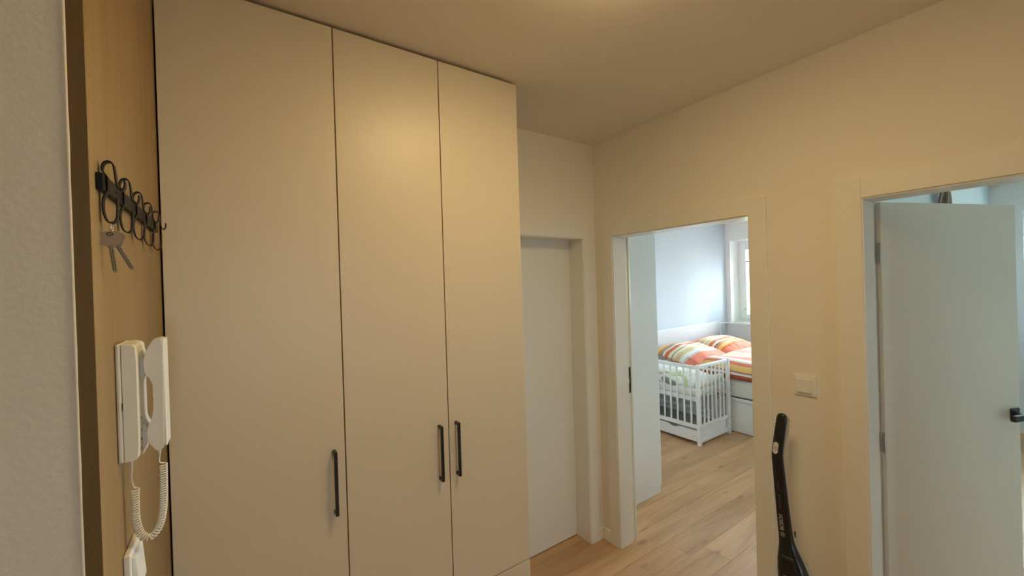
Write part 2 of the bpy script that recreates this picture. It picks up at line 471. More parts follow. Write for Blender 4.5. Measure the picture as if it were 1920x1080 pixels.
# ------------------------------------------------------------------ doors
CW, CT = 0.074, 0.012
def swap(bs, ax):
    if ax == 'x': return bs
    return [(b[2], b[3], b[0], b[1], b[4], b[5]) for b in bs]
def doorframe(n, ax, a0, a1, near, far, label):
    """frame around an opening a0..a1; wall faces near (hall) and far. ax 'x' = wall normal to x."""
    def B(u0, u1, p0, p1, z0, z1, bev=0.002):
        if ax == 'x': return box(u0, u1, p0, p1, z0, z1, bev)
        return box(p0, p1, u0, u1, z0, z1, bev)
    root = empty('door_%d' % n, ((near + far) / 2, (a0 + a1) / 2, 0) if ax == 'x' else ((a0 + a1) / 2, (near + far) / 2, 0))
    struct(root, label, 'door')
    r = 0.006
    for s in (0, 1):
        for (f0, f1) in ((near - CT, near - 0.0005), (far + 0.0005, far + CT)):
            if s == 0: obj('casing', B(f0, f1, a0 - r - CW, a0 - r, 0, ZO + r + CW), 'lacquer', root)
            else: obj('casing', B(f0, f1, a1 + r, a1 + r + CW, 0, ZO + r + CW), 'lacquer', root)
        # jamb with a door rebate on the far side
        fr = far - 0.028
        if s == 0:
            obj('jamb', B(near - 0.006, fr, a0 - JT + 0.001, a0, 0, ZO), 'lacquer', root)
            obj('jamb_rebate', B(fr, far + 0.0004, a0 - JT + 0.001, a0 - 0.014, 0, ZO + 0.014, 0.001), 'lacquer', root)
        else:
            obj('jamb', B(near - 0.006, fr, a1, a1 + JT - 0.001, 0, ZO), 'lacquer', root)
            obj('jamb_rebate', B(fr, far + 0.0004, a1 + 0.014, a1 + JT - 0.001, 0, ZO + 0.014, 0.001), 'lacquer', root)
    for (f0, f1) in ((near - CT, near - 0.0005), (far + 0.0005, far + CT)):
        obj('casing_head', B(f0, f1, a0 - r, a1 + r, ZO + r, ZO + r + CW), 'lacquer', root)
    obj('jamb_head', B(near - 0.006, far - 0.028, a0 - JT + 0.001, a1 + JT - 0.001, ZO, ZO + JT - 0.001), 'lacquer', root)
    return root

def lever(parent, base, out, along, mat='black'):
    """black square lever handle: base point on the leaf, out = normal, along = direction of the lever"""
    base, out, along = Vector(base), Vector(out), Vector(along)
    up = Vector((0, 0, 1))
    def obx(c, l, wd, h, bev):
        b = box(-l / 2, l / 2, -wd / 2, wd / 2, -h / 2, h / 2, bev)
        R = Matrix((along, out, up)).transposed()
        for v in b.verts: v.co = c + R @ v.co
        return b
    h = obj('handle', obx(base + out * 0.046 + along * 0.043, 0.112, 0.018, 0.025, 0.003), mat, parent)
    obj('spindle', obx(base + out * 0.024, 0.02, 0.044, 0.02, 0.003), mat, h)
    obj('rosette', obx(base + out * 0.004, 0.052, 0.008, 0.052, 0.003), mat, h)
    return h

# closed door in the far wall
d = doorframe(1, 'y', D0[0], D0[1], YL, YL + 0.15, 'closed white door beside the wardrobe in a white frame')
lf = obj('leaf', box(D0[0] - 0.012, D0[1] + 0.012, YL + 0.150 - 0.0275, YL + 0.163, 0.006, ZO + 0.012, 0.002), 'leaf', d)
lever(lf, (D0[0] + 0.06, YL + 0.1225, 1.05), (0, -1, 0), (1, 0, 0))
# bedroom doorway, leaf folded back behind the frame
d = doorframe(2, 'x', D1[0], D1[1], XR, XR2, 'open bedroom doorway with white frame between the two hall corners')
lf = obj('leaf', box(XR2 + 0.014, XR2 + 0.83, 0.868, 0.908, 0.006, ZO + 0.012, 0.002), 'leaf', d)
lever(lf, (XR2 + 0.77, 0.908, 1.05), (0, 1, 0), (-1, 0, 0))
sp = obj('strike_plate', box(XR2 - 0.020, XR2 - 0.0005, D1[1] + 0.0115, D1[1] + 0.0145, 0.97, 1.14, 0.0005), 'black', d)
bm = multi([(XR2 - 0.033, XR2 - 0.0275, D1[1] - 0.0008, D1[1] + 0.001, 0.972, 1.038), (XR2 - 0.033, XR2 - 0.0275, D1[1] - 0.0008, D1[1] + 0.001, 1.066, 1.137)])
obj('latch_hole', bm, 'seam', sp)
# second room, leaf ajar into the room
d = doorframe(3, 'x', D2[0], D2[1], XR, XR2, 'doorway with its white leaf half open into the second room')
hx, hy, ang = 2.138, 0.494, math.radians(-21.7)
ax_ = Vector((math.cos(ang), math.sin(ang), 0)); nn = Vector((ax_.y, -ax_.x, 0))       # nn faces the hall
Rm = Matrix((ax_, -nn, Vector((0, 0, 1)))).transposed()
def leafpart(name, l0, l1, t0, t1, z0, z1, parent):
    b = box(l0, l1, t0, t1, z0, z1, 0.0015)
    for v in b.verts: v.co = Vector((hx, hy, 0)) + Rm @ v.co
    return obj(name, b, 'leaf', parent)
lf = leafpart('leaf', 0.0, 0.774, 0.0, 0.026, 0.006, ZO + 0.003, d)
leafpart('leaf_lip', -0.004, 0.800, 0.026, 0.040, 0.006, ZO - 0.006, lf)
lever(lf, Vector((hx, hy, 1.062)) + ax_ * 0.735, nn, -ax_)
for zz in (0.25, 1.02, 1.78):
    obj('hinge', tube([(hx - 0.010, hy + 0.004, zz - 0.04), (hx - 0.010, hy + 0.004, zz + 0.04)], 0.006, 10), 'nickel', d, smooth=False)

# ------------------------------------------------------------------ windows
def window(n, ya, yb, z0, z1, label, M=None):
    root = empty('window_%d' % n, (FX + 0.3, (ya + yb) / 2, z0)); struct(root, label, 'window')
    fx0, fx1 = FX + 0.27, FX + 0.345
    fw, sw = 0.062, 0.075
    obj('window_frame', multi([(fx0, fx1, ya, ya + fw, z0, z1), (fx0, fx1, yb - fw, yb, z0, z1), (fx0, fx1, ya + fw, yb - fw, z0, z0 + fw), (fx0, fx1, ya + fw, yb - fw, z1 - fw, z1)], 0.004), 'pvc', root)
    mid = (ya + yb) / 2
    for (a, b) in ((ya + fw, mid), (mid, yb - fw)):
        s0, s1, c, e = a - 0.012 if a != mid else a + 0.001, b + 0.012 if b != mid else b - 0.001, z0 + fw - 0.012, z1 - fw + 0.012
        x0, x1 = fx0 - 0.016, fx1 - 0.02
        sh = obj('sash', multi([(x0, x1, s0, s0 + sw, c, e), (x0, x1, s1 - sw, s1, c, e), (x0, x1, s0 + sw, s1 - sw, c, c + sw), (x0, x1, s0 + sw, s1 - sw, e - sw, e)], 0.005), 'pvc', root)
        obj('pane', box(x0 + 0.03, x0 + 0.034, s0 + sw - 0.004, s1 - sw + 0.004, c + sw - 0.004, e - sw + 0.004), 'glass', sh)
        # slatted blind pulled most of the way up
        zt, zb = e - sw - 0.004, e - sw - 0.215
        obj('blind_headrail', box(x0 - 0.006, x0 + 0.020, s0 + sw + 0.002, s1 - sw - 0.002, zt - 0.022, zt + 0.004, 0.002), 'pvc', sh)
        k = 0; z = zt - 0.03; me = None
        while z > zb + 0.012:
            if me is None:
                bm = box(-0.008, 0.008, -(s1 - s0 - 2 * sw) / 2 + 0.004, (s1 - s0 - 2 * sw) / 2 - 0.004, -0.0004, 0.0004)
                for v in bm.verts: v.co = Matrix.Rotation(math.radians(28), 3, 'Y') @ v.co
                so = obj('slat', bm, 'alu', sh); me = so.data
            else:
                so = lnk('slat', me, sh); WORLD[so.name] = Matrix()
            so.location = (x0 + 0.012, (s0 + s1) / 2, z); z -= 0.0155
        obj('blind_bottom_rail', box(x0 + 0.002, x0 + 0.022, s0 + sw + 0.003, s1 - sw - 0.003, zb - 0.014, zb + 0.006, 0.002), 'alu_dark', sh)
    obj('window_handle', multi([(fx0 - 0.030, fx0 - 0.014, mid + 0.022, mid + 0.046, 1.55, 1.62), (fx0 - 0.060, fx0 - 0.040, mid + 0.026, mid + 0.042, 1.46, 1.60), (fx0 - 0.045, fx0 - 0.028, mid + 0.027, mid + 0.041, 1.575, 1.592)], 0.003), 'pvc', root)
    obj('window_sill', box(FX - 0.035, FX + 0.275, ya - 0.03 if ya > 0.8 else ya - 0.03, min(yb + 0.03, YBED - 0.002) if n != 2 else min(yb + 0.03, YP0 - 0.002), z0 - 0.035, z0 + 0.001, 0.006), 'pvc', root)
    if M is not None: root.matrix_basis = M @ root.matrix_basis
window(1, *WINS[0], 'white double window with slatted blind over the bedroom sill')
window(2, *WINS[1], 'white double window with slatted blind in the second room')
window(3, *WB, 'unseen white double window added behind the camera for fill daylight', Matrix.Translation((0, FX + YB, 0)) @ Matrix.Rotation(math.radians(-90), 4, 'Z'))

# ------------------------------------------------------------------ ceiling lamp
LX, LY = 0.81, 0.61
lamp = empty('ceiling_lamp', (LX, LY, H)); tag(lamp, 'round opal ceiling lamp glowing warm above the hall', 'lamp')
obj('lamp_base', lathe([(0, H), (0.235, H), (0.235, H - 0.030), (0.0, H - 0.030)], 64, (LX, LY, 0)), 'plastic', lamp, smooth=False)
prof = [(0.235, H - 0.0305)] + [(0.235 * math.cos(a), H - 0.0305 - 0.048 * math.sin(a)) for a in [math.radians(10 * i) for i in range(1, 9)]] + [(0.0, H - 0.0785)]
obj('lamp_diffuser', lathe(prof, 64, (LX, LY, 0)), 'lamp', lamp, smooth=True)

# ------------------------------------------------------------------ wardrobes
X0, X1, X2, X3 = -0.1617, 0.2997, 0.688, 1.0676
ZD0, ZD1 = 0.4625, 2.594
DT = 0.018
def wardrobe(xa, xb, doors, label):
    root = empty('wardrobe', ((xa + xb) / 2, (YW + YL) / 2, 0)); tag(root, label, 'wardrobe')
    t = 0.018
    obj('carcass', multi([(xa, xa + t, YW + DT + 0.003, YL - 0.002, 0, 2.600), (xb - t, xb, YW + DT + 0.003, YL - 0.002, 0, 2.600), (xa + t, xb - t, YW + DT + 0.003, YL - 0.002, 2.570, 2.588),
                          (xa + t, xb - t, YW + DT + 0.003, YL - 0.002, 0.452, 0.468), (xa + t, xb - t, YW + DT + 0.05, YL - 0.002, 0.0, 0.07), (xa + t, xb - t, YL - 0.010, YL - 0.002, 0.07, 2.57)]), 'carcass', root)
    for (a, b, hxp) in doors:
        dr = obj('wardrobe_door', box(a, b, YW, YW + DT, ZD0, ZD1, 0.0012, 2), 'cashmere', root)
        hw = 0.0052
        hb = multi([(hxp - hw, hxp + hw, YW - 0.032, YW - 0.022, 0.945, 1.158), (hxp - hw, hxp + hw, YW - 0.023, YW + 0.0005, 0.945, 0.956), (hxp - hw, hxp + hw, YW - 0.023, YW + 0.0005, 1.147, 1.158)], 0.0008)
        obj('handle', hb, 'black', dr)
    a, b = doors[0][0], doors[-1][1]
    obj('drawer_front', box(a, b, YW - 0.0005, YW + DT, 0.072, ZD0 - 0.004, 0.0014, 2), 'cashmere', root)
    obj('plinth', box(xa + 0.001, xb - 0.001, YW + 0.03, YW + 0.048, 0, 0.068), 'cashmere', root)
    return root
g = 0.0019
wardrobe(X0 + 0.001, X1, [(X0, X1 - g, 0.2625)], 'single-door cashmere beige wardrobe beside the oak board, one black bar handle')
wardrobe(X1, X3, [(X1 + g, X2 - g, 0.6455), (X2 + g, X3, 0.7185)], 'double-door cashmere beige wardrobe with two black bar handles beside white door')

# ------------------------------------------------------------------ oak board on the left wall
pan = empty('wood_board', (XL, 1.15, 0)); tag(pan, 'tall oak board on the left wall carrying hooks and intercom', 'board')
PX = -0.166
obj('face_board', box(XL + 0.0005, PX, 0.8166, YW + 0.012, 0.001, H - 0.001, 0.0006, 1), 'panel', pan)
obj('shaded_edge', box(XL + 0.0005, PX - 0.0003, 0.8155, 0.8166, 0.001, H - 0.001), 'panel_edge_shade', pan)  # thin strip on the board edge with the shade in its colour

# ------------------------------------------------------------------ key rack
kr = empty('key_rack', (PX, 1.1, 1.87)); tag(kr, 'black steel key rack with five double hooks screwed to oak board', 'key rack')
obj('rail', multi([(PX + 0.0005, PX + 0.0085, 0.845, 1.372, 1.8575, 1.8825)], 0.0008), 'rack', kr)
for i in range(5):
    y = 0.868 + 0.1145 * i
    up = smooth_path([(-0.1565, 1.8590), (-0.1568, 1.880), (-0.1620, 1.8905), (-0.1600, 1.9015), (-0.1540, 1.9050), (-0.1495, 1.9005), (-0.1478, 1.888), (-0.1462, 1.870), (-0.1430, 1.8625), (-0.1395, 1.8625), (-0.1372, 1.8680), (-0.1368, 1.877)], 5)
    lowp = smooth_path([(-0.1568, 1.8810), (-0.1572, 1.860), (-0.1618, 1.846), (-0.1622, 1.828), (-0.1592, 1.8145), (-0.1540, 1.8095), (-0.1490, 1.8130), (-0.1466, 1.823), (-0.1460, 1.848)], 5)
    smoothby(obj('upper_hook', strip([tuple(p) for p in up], y, 0.0065, 0.0017), 'rack', kr), 50)
    smoothby(obj('lower_hook', strip([tuple(p) for p in lowp], y, 0.0065, 0.0017), 'rack', kr), 50)
for y in (0.925, 1.15, 1.345):
    b = lathe([(0, 0), (0.003, 0), (0.0022, 0.0012), (0, 0.0014)], 12)
    for v in b.verts: v.co = Vector((PX + 0.0085 + v.co.z, y + v.co.x, 1.870 + v.co.y))
    obj('screw', b, 'rack', kr)

# keys on the first lower hook
KY = 0.868
ks = empty('key_bunch', (-0.154, KY, 1.79)); tag(ks, 'two silver keys on a ring hanging from the key rack', 'keys')
ringp = [(-0.154 + 0.0006 * math.sin(a), KY + 0.0065 * math.cos(a), 1.8035 + 0.0088 * math.sin(a)) for a in [2 * math.pi * k / 24 for k in range(24)]]
obj('ring', tube(ringp, 0.0008, 6, cyc=True), 'nickel', ks, smooth=True)
def key(cx, cz, y, ang, headw):
    head = [(-0.70, 0.44), (-0.25, 0.60), (0.25, 0.60), (0.70, 0.44), (1.0, 0.10), (0.96, -0.12), (0.62, -0.38), (0.30, -0.66), (-0.30, -0.66), (-0.62, -0.38), (-0.96, -0.12), (-1.0, 0.10)]
    bm = bmesh.new()
    def poly(pts, t0, t1):
        A = [bm.verts.new((p[0], t0, p[1])) for p in pts]; Bv = [bm.verts.new((p[0], t1, p[1])) for p in pts]
        bm.faces.new(A); bm.faces.new(Bv[::-1])
        for i in range(len(pts)):
            j = (i + 1) % len(pts); bm.faces.new((A[i], Bv[i], Bv[j], A[j]))
    hw, hh = headw / 2, 0.0165
    poly([(p[0] * hw, p[1] * hh * 1.2) for p in head], -0.0010, 0.0010)
    bl = [(-0.0032, -0.009), (0.0034, -0.009)]
    zz = -0.012
    while zz > -0.047:
        dd = 0.0008 + 0.0016 * random.random(); bl += [(0.0034, zz), (0.0034 - dd * 0.8, zz - 0.002), (0.0034 - dd * 0.8, zz - 0.004)]; zz -= 0.006
    bl += [(0.0030, -0.050), (0.0, -0.0535), (-0.0032, -0.050)]
    poly(bl, -0.0011, 0.0008)
    
    R = Matrix.Rotation(ang, 3, 'Y')
    for v in bm.verts: v.co = Vector((cx, y, cz)) + R @ v.co
    return bm
def groove(cx, cz, y, ang):
    bm = bmesh.new(); R_ = Matrix.Rotation(ang, 3, 'Y')
    for g0, g1 in ((-0.0021, -0.0013), (0.0004, 0.0011)): box(g0, g1, -0.00135, -0.0009, -0.049, -0.010, bm=bm)
    for v in bm.verts: v.co = Vector((cx, y, cz)) + R_ @ v.co
    return bm
obj('key', key(-0.1560, 1.7850, KY - 0.003, math.radians(-6), 0.0310), 'key', ks)
obj('key', key(-0.1525, 1.7855, KY + 0.002, math.radians(-24), 0.0290), 'key', ks)
for (kx, kz, ky, ka), kp in zip(((-0.1560, 1.7850, KY - 0.003, math.radians(-6)), (-0.1525, 1.7855, KY + 0.002, math.radians(-24))), [c for c in ks.children if c.name.startswith('key')]):
    obj('blade_groove', groove(kx, kz, ky, ka), 'seam', kp)
obj('key_hole_rim', tube([(-0.1555 + 0.0034 * math.cos(a), KY - 0.0042, 1.7925 + 0.0022 * math.sin(a)) for a in [2 * math.pi * k / 16 for k in range(16)]], 0.0006, 5, cyc=True), 'seam', ks)

# ------------------------------------------------------------------ intercom phone
ic = empty('intercom_phone', (PX, 0.965, 1.42)); tag(ic, 'white wall intercom with handset and coiled cord on oak board', 'intercom')
IY0, IY1, IZ0, IZ1 = 0.922, 1.004, 1.418, 1.616
obj('back_plate', box(PX + 0.0004, PX + 0.0075, IY0, IY1, IZ0, IZ1, 0.003, 3), 'plastic', ic)
def yz_profile(zs_x, y0, y1, xback):
    """body whose front x varies with z"""
    bm = bmesh.new(); rows = []
    for z, x in zs_x:
        rows.append([bm.verts.new(c) for c in ((xback, y0, z), (x - 0.0015, y0, z), (x, y0 + 0.003, z), (x, y1 - 0.003, z), (x - 0.0015, y1, z), (xback, y1, z))])
    for A, B in zip(rows, rows[1:]):
        for k in range(6): bm.faces.new((A[k], A[(k + 1) % 6], B[(k + 1) % 6], B[k]))
    bm.faces.new(rows[0][::-1]); bm.faces.new(rows[-1]); return bm
zs = [(1.4190, -0.1490), (1.4200, -0.1440), (1.4240, -0.1405), (1.440, -0.1390), (1.470, -0.1385), (1.530, -0.1385), (1.590, -0.1385), (1.609, -0.1395), (1.6135, -0.1430), (1.6155, -0.1490)]
fs = obj('front_shell', yz_profile(zs, IY0 + 0.0004, IY1 - 0.0004, PX + 0.0082), 'plastic', ic); smoothby(fs, 30)
def bump_on(zc, hz, amp, name):
    bm = bmesh.new(); rows = []
    for i in range(13):
        s = -1 + 2 * i / 12; z = zc + hz * s; a = amp * (math.cos(s * math.pi) * 0.5 + 0.5)
        rows.append([bm.verts.new((-0.1387, 0.948, z)), bm.verts.new((-0.1383 + a, 0.952, z)), bm.verts.new((-0.1383 + a, 0.998, z)), bm.verts.new((-0.1387, 1.002, z))])
    for A, B in zip(rows, rows[1:]):
        for k in range(4): bm.faces.new((A[k], A[(k + 1) % 4], B[(k + 1) % 4], B[k]))
    bm.faces.new(rows[0][::-1]); bm.faces.new(rows[-1])
    smoothby(obj(name, bm, 'plastic', ic), 40)
bump_on(1.571, 0.030, 0.0085, 'cradle'); bump_on(1.452, 0.032, 0.0080, 'cradle')
for z in (1.486, 1.466, 1.450, 1.434):
    b = lathe([(0, 0), (0.0022, 0), (0.0018, 0.0010), (0, 0.0012)], 12)
    for v in b.verts: v.co = Vector((-0.1386 + v.co.z, 0.938 + v.co.x, z + v.co.y))
    obj('button', b, 'plastic_grey', ic)
obj('slot', box(-0.1589, -0.1578, IY0 - 0.0002, IY0 + 0.001, 1.505, 1.518), 'seam', ic)
# handset: grip with two ear cups, side outline in x,z
HY0, HY1 = 0.930, 0.978
outer = [(1.4275, -0.1195), (1.4260, -0.1130), (1.4300, -0.1092), (1.4360, -0.1078), (1.60, -0.1062), (1.6120, -0.1062), (1.6195, -0.1078), (1.6205, -0.1110)]
inner = [(1.6190, -0.1190), (1.6100, -0.1240), (1.5960, -0.1300), (1.5830, -0.1318), (1.5650, -0.1308), (1.5560, -0.1270), (1.5500, -0.1222), (1.5420, -0.1208), (1.50, -0.1208), (1.4880, -0.1215), (1.4800, -0.1245), (1.4720, -0.1285), (1.4600, -0.1302), (1.4500, -0.1302), (1.4400, -0.1265), (1.4330, -0.1225)]
pts = outer + inner
bm = bmesh.new()
A = [bm.verts.new((x, HY0, z)) for z, x in pts]; B = [bm.verts.new((x, HY1, z)) for z, x in pts]
bm.faces.new(A); bm.faces.new(B[::-1])
for i in range(len(pts)):
    j = (i + 1) % len(pts); bm.faces.new((A[i], B[i], B[j], A[j]))
bmesh.ops.bevel(bm, geom=[e for e in bm.edges if abs(e.verts[0].co.y - e.verts[1].co.y) < 1e-6], offset=0.0012, segments=2, affect='EDGES')
hs = smoothby(obj('handset', bm, 'plastic', ic), 35)
obj('handset_cover', box(-0.1082, -0.1040, HY0 + 0.0015, HY1 - 0.0015, 1.432, 1.619, 0.0018, 3), 'plastic', hs)
# coiled cord
def cord():
    pth = smooth_path([(-0.1515, 0.955, 1.3600), (-0.1520, 0.955, 1.335), (-0.1515, 0.955, 1.305), (-0.1465, 0.956, 1.2800), (-0.1355, 0.958, 1.2690), (-0.1240, 0.960, 1.2790), (-0.1175, 0.960, 1.303), (-0.1150, 0.960, 1.335), (-0.1138, 0.960, 1.392)], 24)
    turns = 52; n = len(pth); cum = [0]
    for a, b in zip(pth, pth[1:]): cum.append(cum[-1] + (b - a).length)
    L = cum[-1]; out = []; S = turns * 10; j = 0; rad = 0.0052
    for k in range(S + 1):
        s = L * k / S
        while j < n - 2 and cum[j + 1] < s: j += 1
        f = (s - cum[j]) / max(1e-9, cum[j + 1] - cum[j]); c = pth[j].lerp(pth[j + 1], min(1, f))
        t = (pth[j + 1] - pth[j]).normalized(); yv = Vector((0, 1, 0)); u = (yv - t * yv.dot(t)).normalized(); v = t.cross(u)
        a = 2 * math.pi * turns * k / S; out.append(c + (u * math.cos(a) + v * math.sin(a)) * rad)
    return out
cp = cord()
lead_a = smooth_path([(-0.1545, 0.958, 1.4195), (-0.1550, 0.958, 1.40), (-0.1560, 0.958, 1.378), (-0.1535, 0.957, 1.364), tuple(cp[0])], 6)
lead_b = smooth_path([tuple(cp[-1]), (-0.1190, 0.960, 1.397), (-0.1185, 0.958, 1.407), (-0.1155, 0.955, 1.427)], 6)
cc = obj('coil_cord', tube(lead_a[:-1] + cp + lead_b[1:], 0.0012, 6), 'plastic', ic, smooth=True)
obj('cord_plug', tube([(-0.1176, 0.9555, 1.4295), (-0.1184, 0.957, 1.412)], [0.0026, 0.0019], 10), 'plastic', ic, smooth=True)

# rocker switch under the intercom
s1 = empty('light_switch', (PX, 0.97, 1.22)); tag(s1, 'white rocker light switch on the oak board below the intercom', 'light switch')
obj('switch_frame', box(PX + 0.0003, PX + 0.0095, 0.930, 1.013, 1.176, 1.260, 0.0025, 3), 'plastic', s1)
bm = box(PX + 0.0095, PX + 0.0145, 0.9415, 1.0015, 1.188, 1.248, 0.0015, 2)
for v in bm.verts:
    if v.co.x > PX + 0.011: v.co.x += 0.0045 * (1.252 - v.co.z) / 0.064
obj('rocker', bm, 'plastic', s1)

# rocker switch on the right wall
s2 = empty('light_switch', (XR, 0.712, 1.235)); tag(s2, 'white rocker light switch on the right wall above the vacuum cleaner', 'light switch')
obj('switch_frame', box(XR - 0.0095, XR - 0.0003, 0.6705, 0.7545, 1.1935, 1.2775, 0.002, 2), 'plastic', s2)
obj('rocker', box(XR - 0.0185, XR - 0.0095, 0.6845, 0.7405, 1.2080, 1.2640, 0.0014, 2), 'plastic', s2)

# ------------------------------------------------------------------ stick vacuum
vc = empty('stick_vacuum', (1.79, 0.69, 0)); tag(vc, 'black and silver cordless stick vacuum standing against the right wall', 'vacuum cleaner')
# (z, y centre, width y, x front, depth black shell, depth grey back)
VS = [(1.128, 0.757, 0.012, 1.8590, 0.012, 0.006), (1.1245, 0.757, 0.026, 1.8560, 0.018, 0.014), (1.116, 0.757, 0.035, 1.8530, 0.022, 0.030), (1.100, 0.7578, 0.0385, 1.8505, 0.024, 0.052), (1.060, 0.7620, 0.0395, 1.8455, 0.025, 0.058),
      (1.010, 0.7665, 0.0400, 1.8390, 0.025, 0.060), (0.985, 0.7685, 0.0405, 1.8360, 0.025, 0.058), (0.962, 0.7700, 0.0410, 1.8335, 0.025, 0.046), (0.945, 0.7695, 0.0415, 1.8325, 0.025, 0.034), (0.92, 0.7680, 0.0420, 1.8320, 0.025, 0.030),
      (0.85, 0.7620, 0.0440, 1.8300, 0.025, 0.028), (0.75, 0.7535, 0.0470, 1.8265, 0.026, 0.030), (0.68, 0.7475, 0.0490, 1.8240, 0.028, 0.034), (0.63, 0.7430, 0.0510, 1.8220, 0.034, 0.044),
      (0.60, 0.7385, 0.0580, 1.8170, 0.044, 0.056), (0.575, 0.7330, 0.0720, 1.8100, 0.054, 0.066), (0.545, 0.7260, 0.0900, 1.8030, 0.062, 0.074), (0.50, 0.7170, 0.1080, 1.7970, 0.070, 0.082), (0.44, 0.7080, 0.1180, 1.7940, 0.076, 0.088), (0.36, 0.7020, 0.1180, 1.7930, 0.076, 0.088), (0.28, 0.700, 0.105, 1.7950, 0.070, 0.080), (0.21, 0.698, 0.075, 1.8000, 0.060, 0.066), (0.15, 0.697, 0.045, 1.8040, 0.045, 0.050)]
front, back = [], []
for z, y, wy, xf, db, dg in VS:
    front.append(rrect(xf + db / 2, y, db, wy, z, 0.42, 4))
    x0 = xf + db * 0.5; x1 = xf + dg + 0.004
    back.append(rrect((x0 + x1) / 2, y, max(0.006, x1 - x0), wy * 0.965, z, 0.42, 4))
smoothby(obj('front_shell', loft(front[::-1]), 'vac_black', vc), 60)
smoothby(obj('back_shell', loft(back[::-1]), 'vac_grey', vc), 60)
def surf(z):
    for a, b in zip(VS, VS[1:]):
        if b[0] <= z <= a[0]:
            f = (a[0] - z) / (a[0] - b[0]); return a[3] + (b[3] - a[3]) * f, a[1] + (b[1] - a[1]) * f
# slide switch
x, y = surf(0.987)
bm = loft([[(px + 0.0004 * 0, py, pz) for px, py, pz in r] for r in ([(surf(0.987 + dz)[0] + xo, surf(0.987 + dz)[1] + 0.004 + dy * sc_, 0.987 + dz * sc_) for dy, dz in [(0.0098 * math.cos(a), 0.0245 * math.sin(a) if abs(math.sin(a)) > 0.99 else 0.014 * (1 if math.sin(a) > 0 else -1) + 0.0098 * math.sin(a)) for a in [2 * math.pi * (k + 0.5) / 24 for k in range(24)]]] for xo, sc_ in ((0.002, 1.0), (-0.0012, 1.0), (-0.0020, 0.88)))])
bt = obj('power_slider', bm, 'vac_light', vc)
obj('slider_ridge', multi([(x - 0.0042, x - 0.0015, y - 0.003, y + 0.011, 0.9795, 0.9825), (x - 0.0042, x - 0.0015, y - 0.003, y + 0.011, 0.9895, 0.992)], 0.0006), 'print', bt)
# printing: text running up the neck
def text_on(txt, size, zc, yoff, mat, name, shear=0.0, bold=0.0):
    c = bpy.data.curves.new('t', 'FONT'); c.body = txt; c.size = size; c.align_x = 'CENTER'; c.align_y = 'CENTER'; c.extrude = 0.0003; c.shear = shear; c.offset = bold
    o = bpy.data.objects.new('t', c); COL.objects.link(o)
    bpy.context.view_layer.update()
    me = bpy.data.meshes.new_from_object(o.evaluated_get(bpy.context.evaluated_depsgraph_get()))
    bpy.data.objects.remove(o); bpy.data.curves.remove(c)
    for v in me.vertices:                       # text x -> up, text y -> +y (image left), outwards -x
        tx, ty, tz = v.co; z = zc + tx; sx, sy = surf(z)
        v.co = Vector((sx - 0.0006 - tz, sy + yoff + ty, z))
    me.materials.clear(); me.materials.append(MAT[mat])
    o = lnk(name, me, vc); WORLD[o.name] = Matrix(); return o
text_on('BOSCH', 0.0190, 0.6905, 0.004, 'print', 'brand_lettering', 0.0, 0.0006)
x, y = surf(0.643)
lg = [(x - 0.0010, y + 0.004 + 0.0075 * math.cos(a), 0.643 + 0.0085 * math.sin(a)) for a in [2 * math.pi * k / 24 for k in range(24)]]
obj('brand_emblem', tube(lg, 0.0008, 5, cyc=True), 'print', vc)
obj('emblem_bar', multi([(x - 0.0014, x - 0.0004, y + 0.0010, y + 0.0070, 0.6418, 0.6442), (x - 0.0014, x - 0.0004, y + 0.0005, y + 0.0016, 0.6375, 0.6485), (x - 0.0014, x - 0.0004, y + 0.0064, y + 0.0076, 0.6375, 0.6485)]), 'print', vc)
def print_marks(z0, z1, yoff, mat):                   # printing too small to read: a row of short strokes
    bm = bmesh.new(); z = z0
    while z < z1:
        l = random.uniform(0.0012, 0.0026); sx, sy = surf(z); hh = random.choice((0.0022, 0.0022, 0.0034))
        box(sx - 0.0007, sx - 0.0001, sy + yoff - 0.0022, sy + yoff - 0.0022 + hh, z, z + l, bm=bm); z += l + 0.0014
    obj('small_print', bm, mat, vc)
print_marks(0.745, 0.800, 0.004, 'print_dim')
print_marks(0.818, 0.852, 0.004, 'print_dim')
x, y = surf(0.565)
obj('trim_line', multi([(x - 0.0016, x + 0.004, y - 0.024, y + 0.020, 0.5655, 0.5672), (x - 0.0016, x + 0.004, y - 0.026, y + 0.016, 0.5595, 0.5608)]), 'print_dim', vc)
obj('release_latch', box(1.855, 1.872, 0.7190, 0.7230, 0.625, 0.650, 0.001), 'vac_black', vc)
# dust container window with ring emblem
bm = loft([rrect(1.7925 + 0.010, 0.722, 0.022, 0.085, z, 0.45, 4) for z in (0.30, 0.32, 0.44, 0.468)])
smoothby(obj('dust_container', bm, 'vac_grey', vc), 50)
for rr, mt in ((0.020, 'vac_light'), (0.0125, 'print')):
    obj('ring_badge', tube([(1.7905, 0.722 + rr * math.cos(a), 0.478 + rr * 0.9 * math.sin(a)) for a in [2 * math.pi * k / 32 for k in range(32)]], 0.0022, 8, cyc=True), mt, vc, smooth=True)
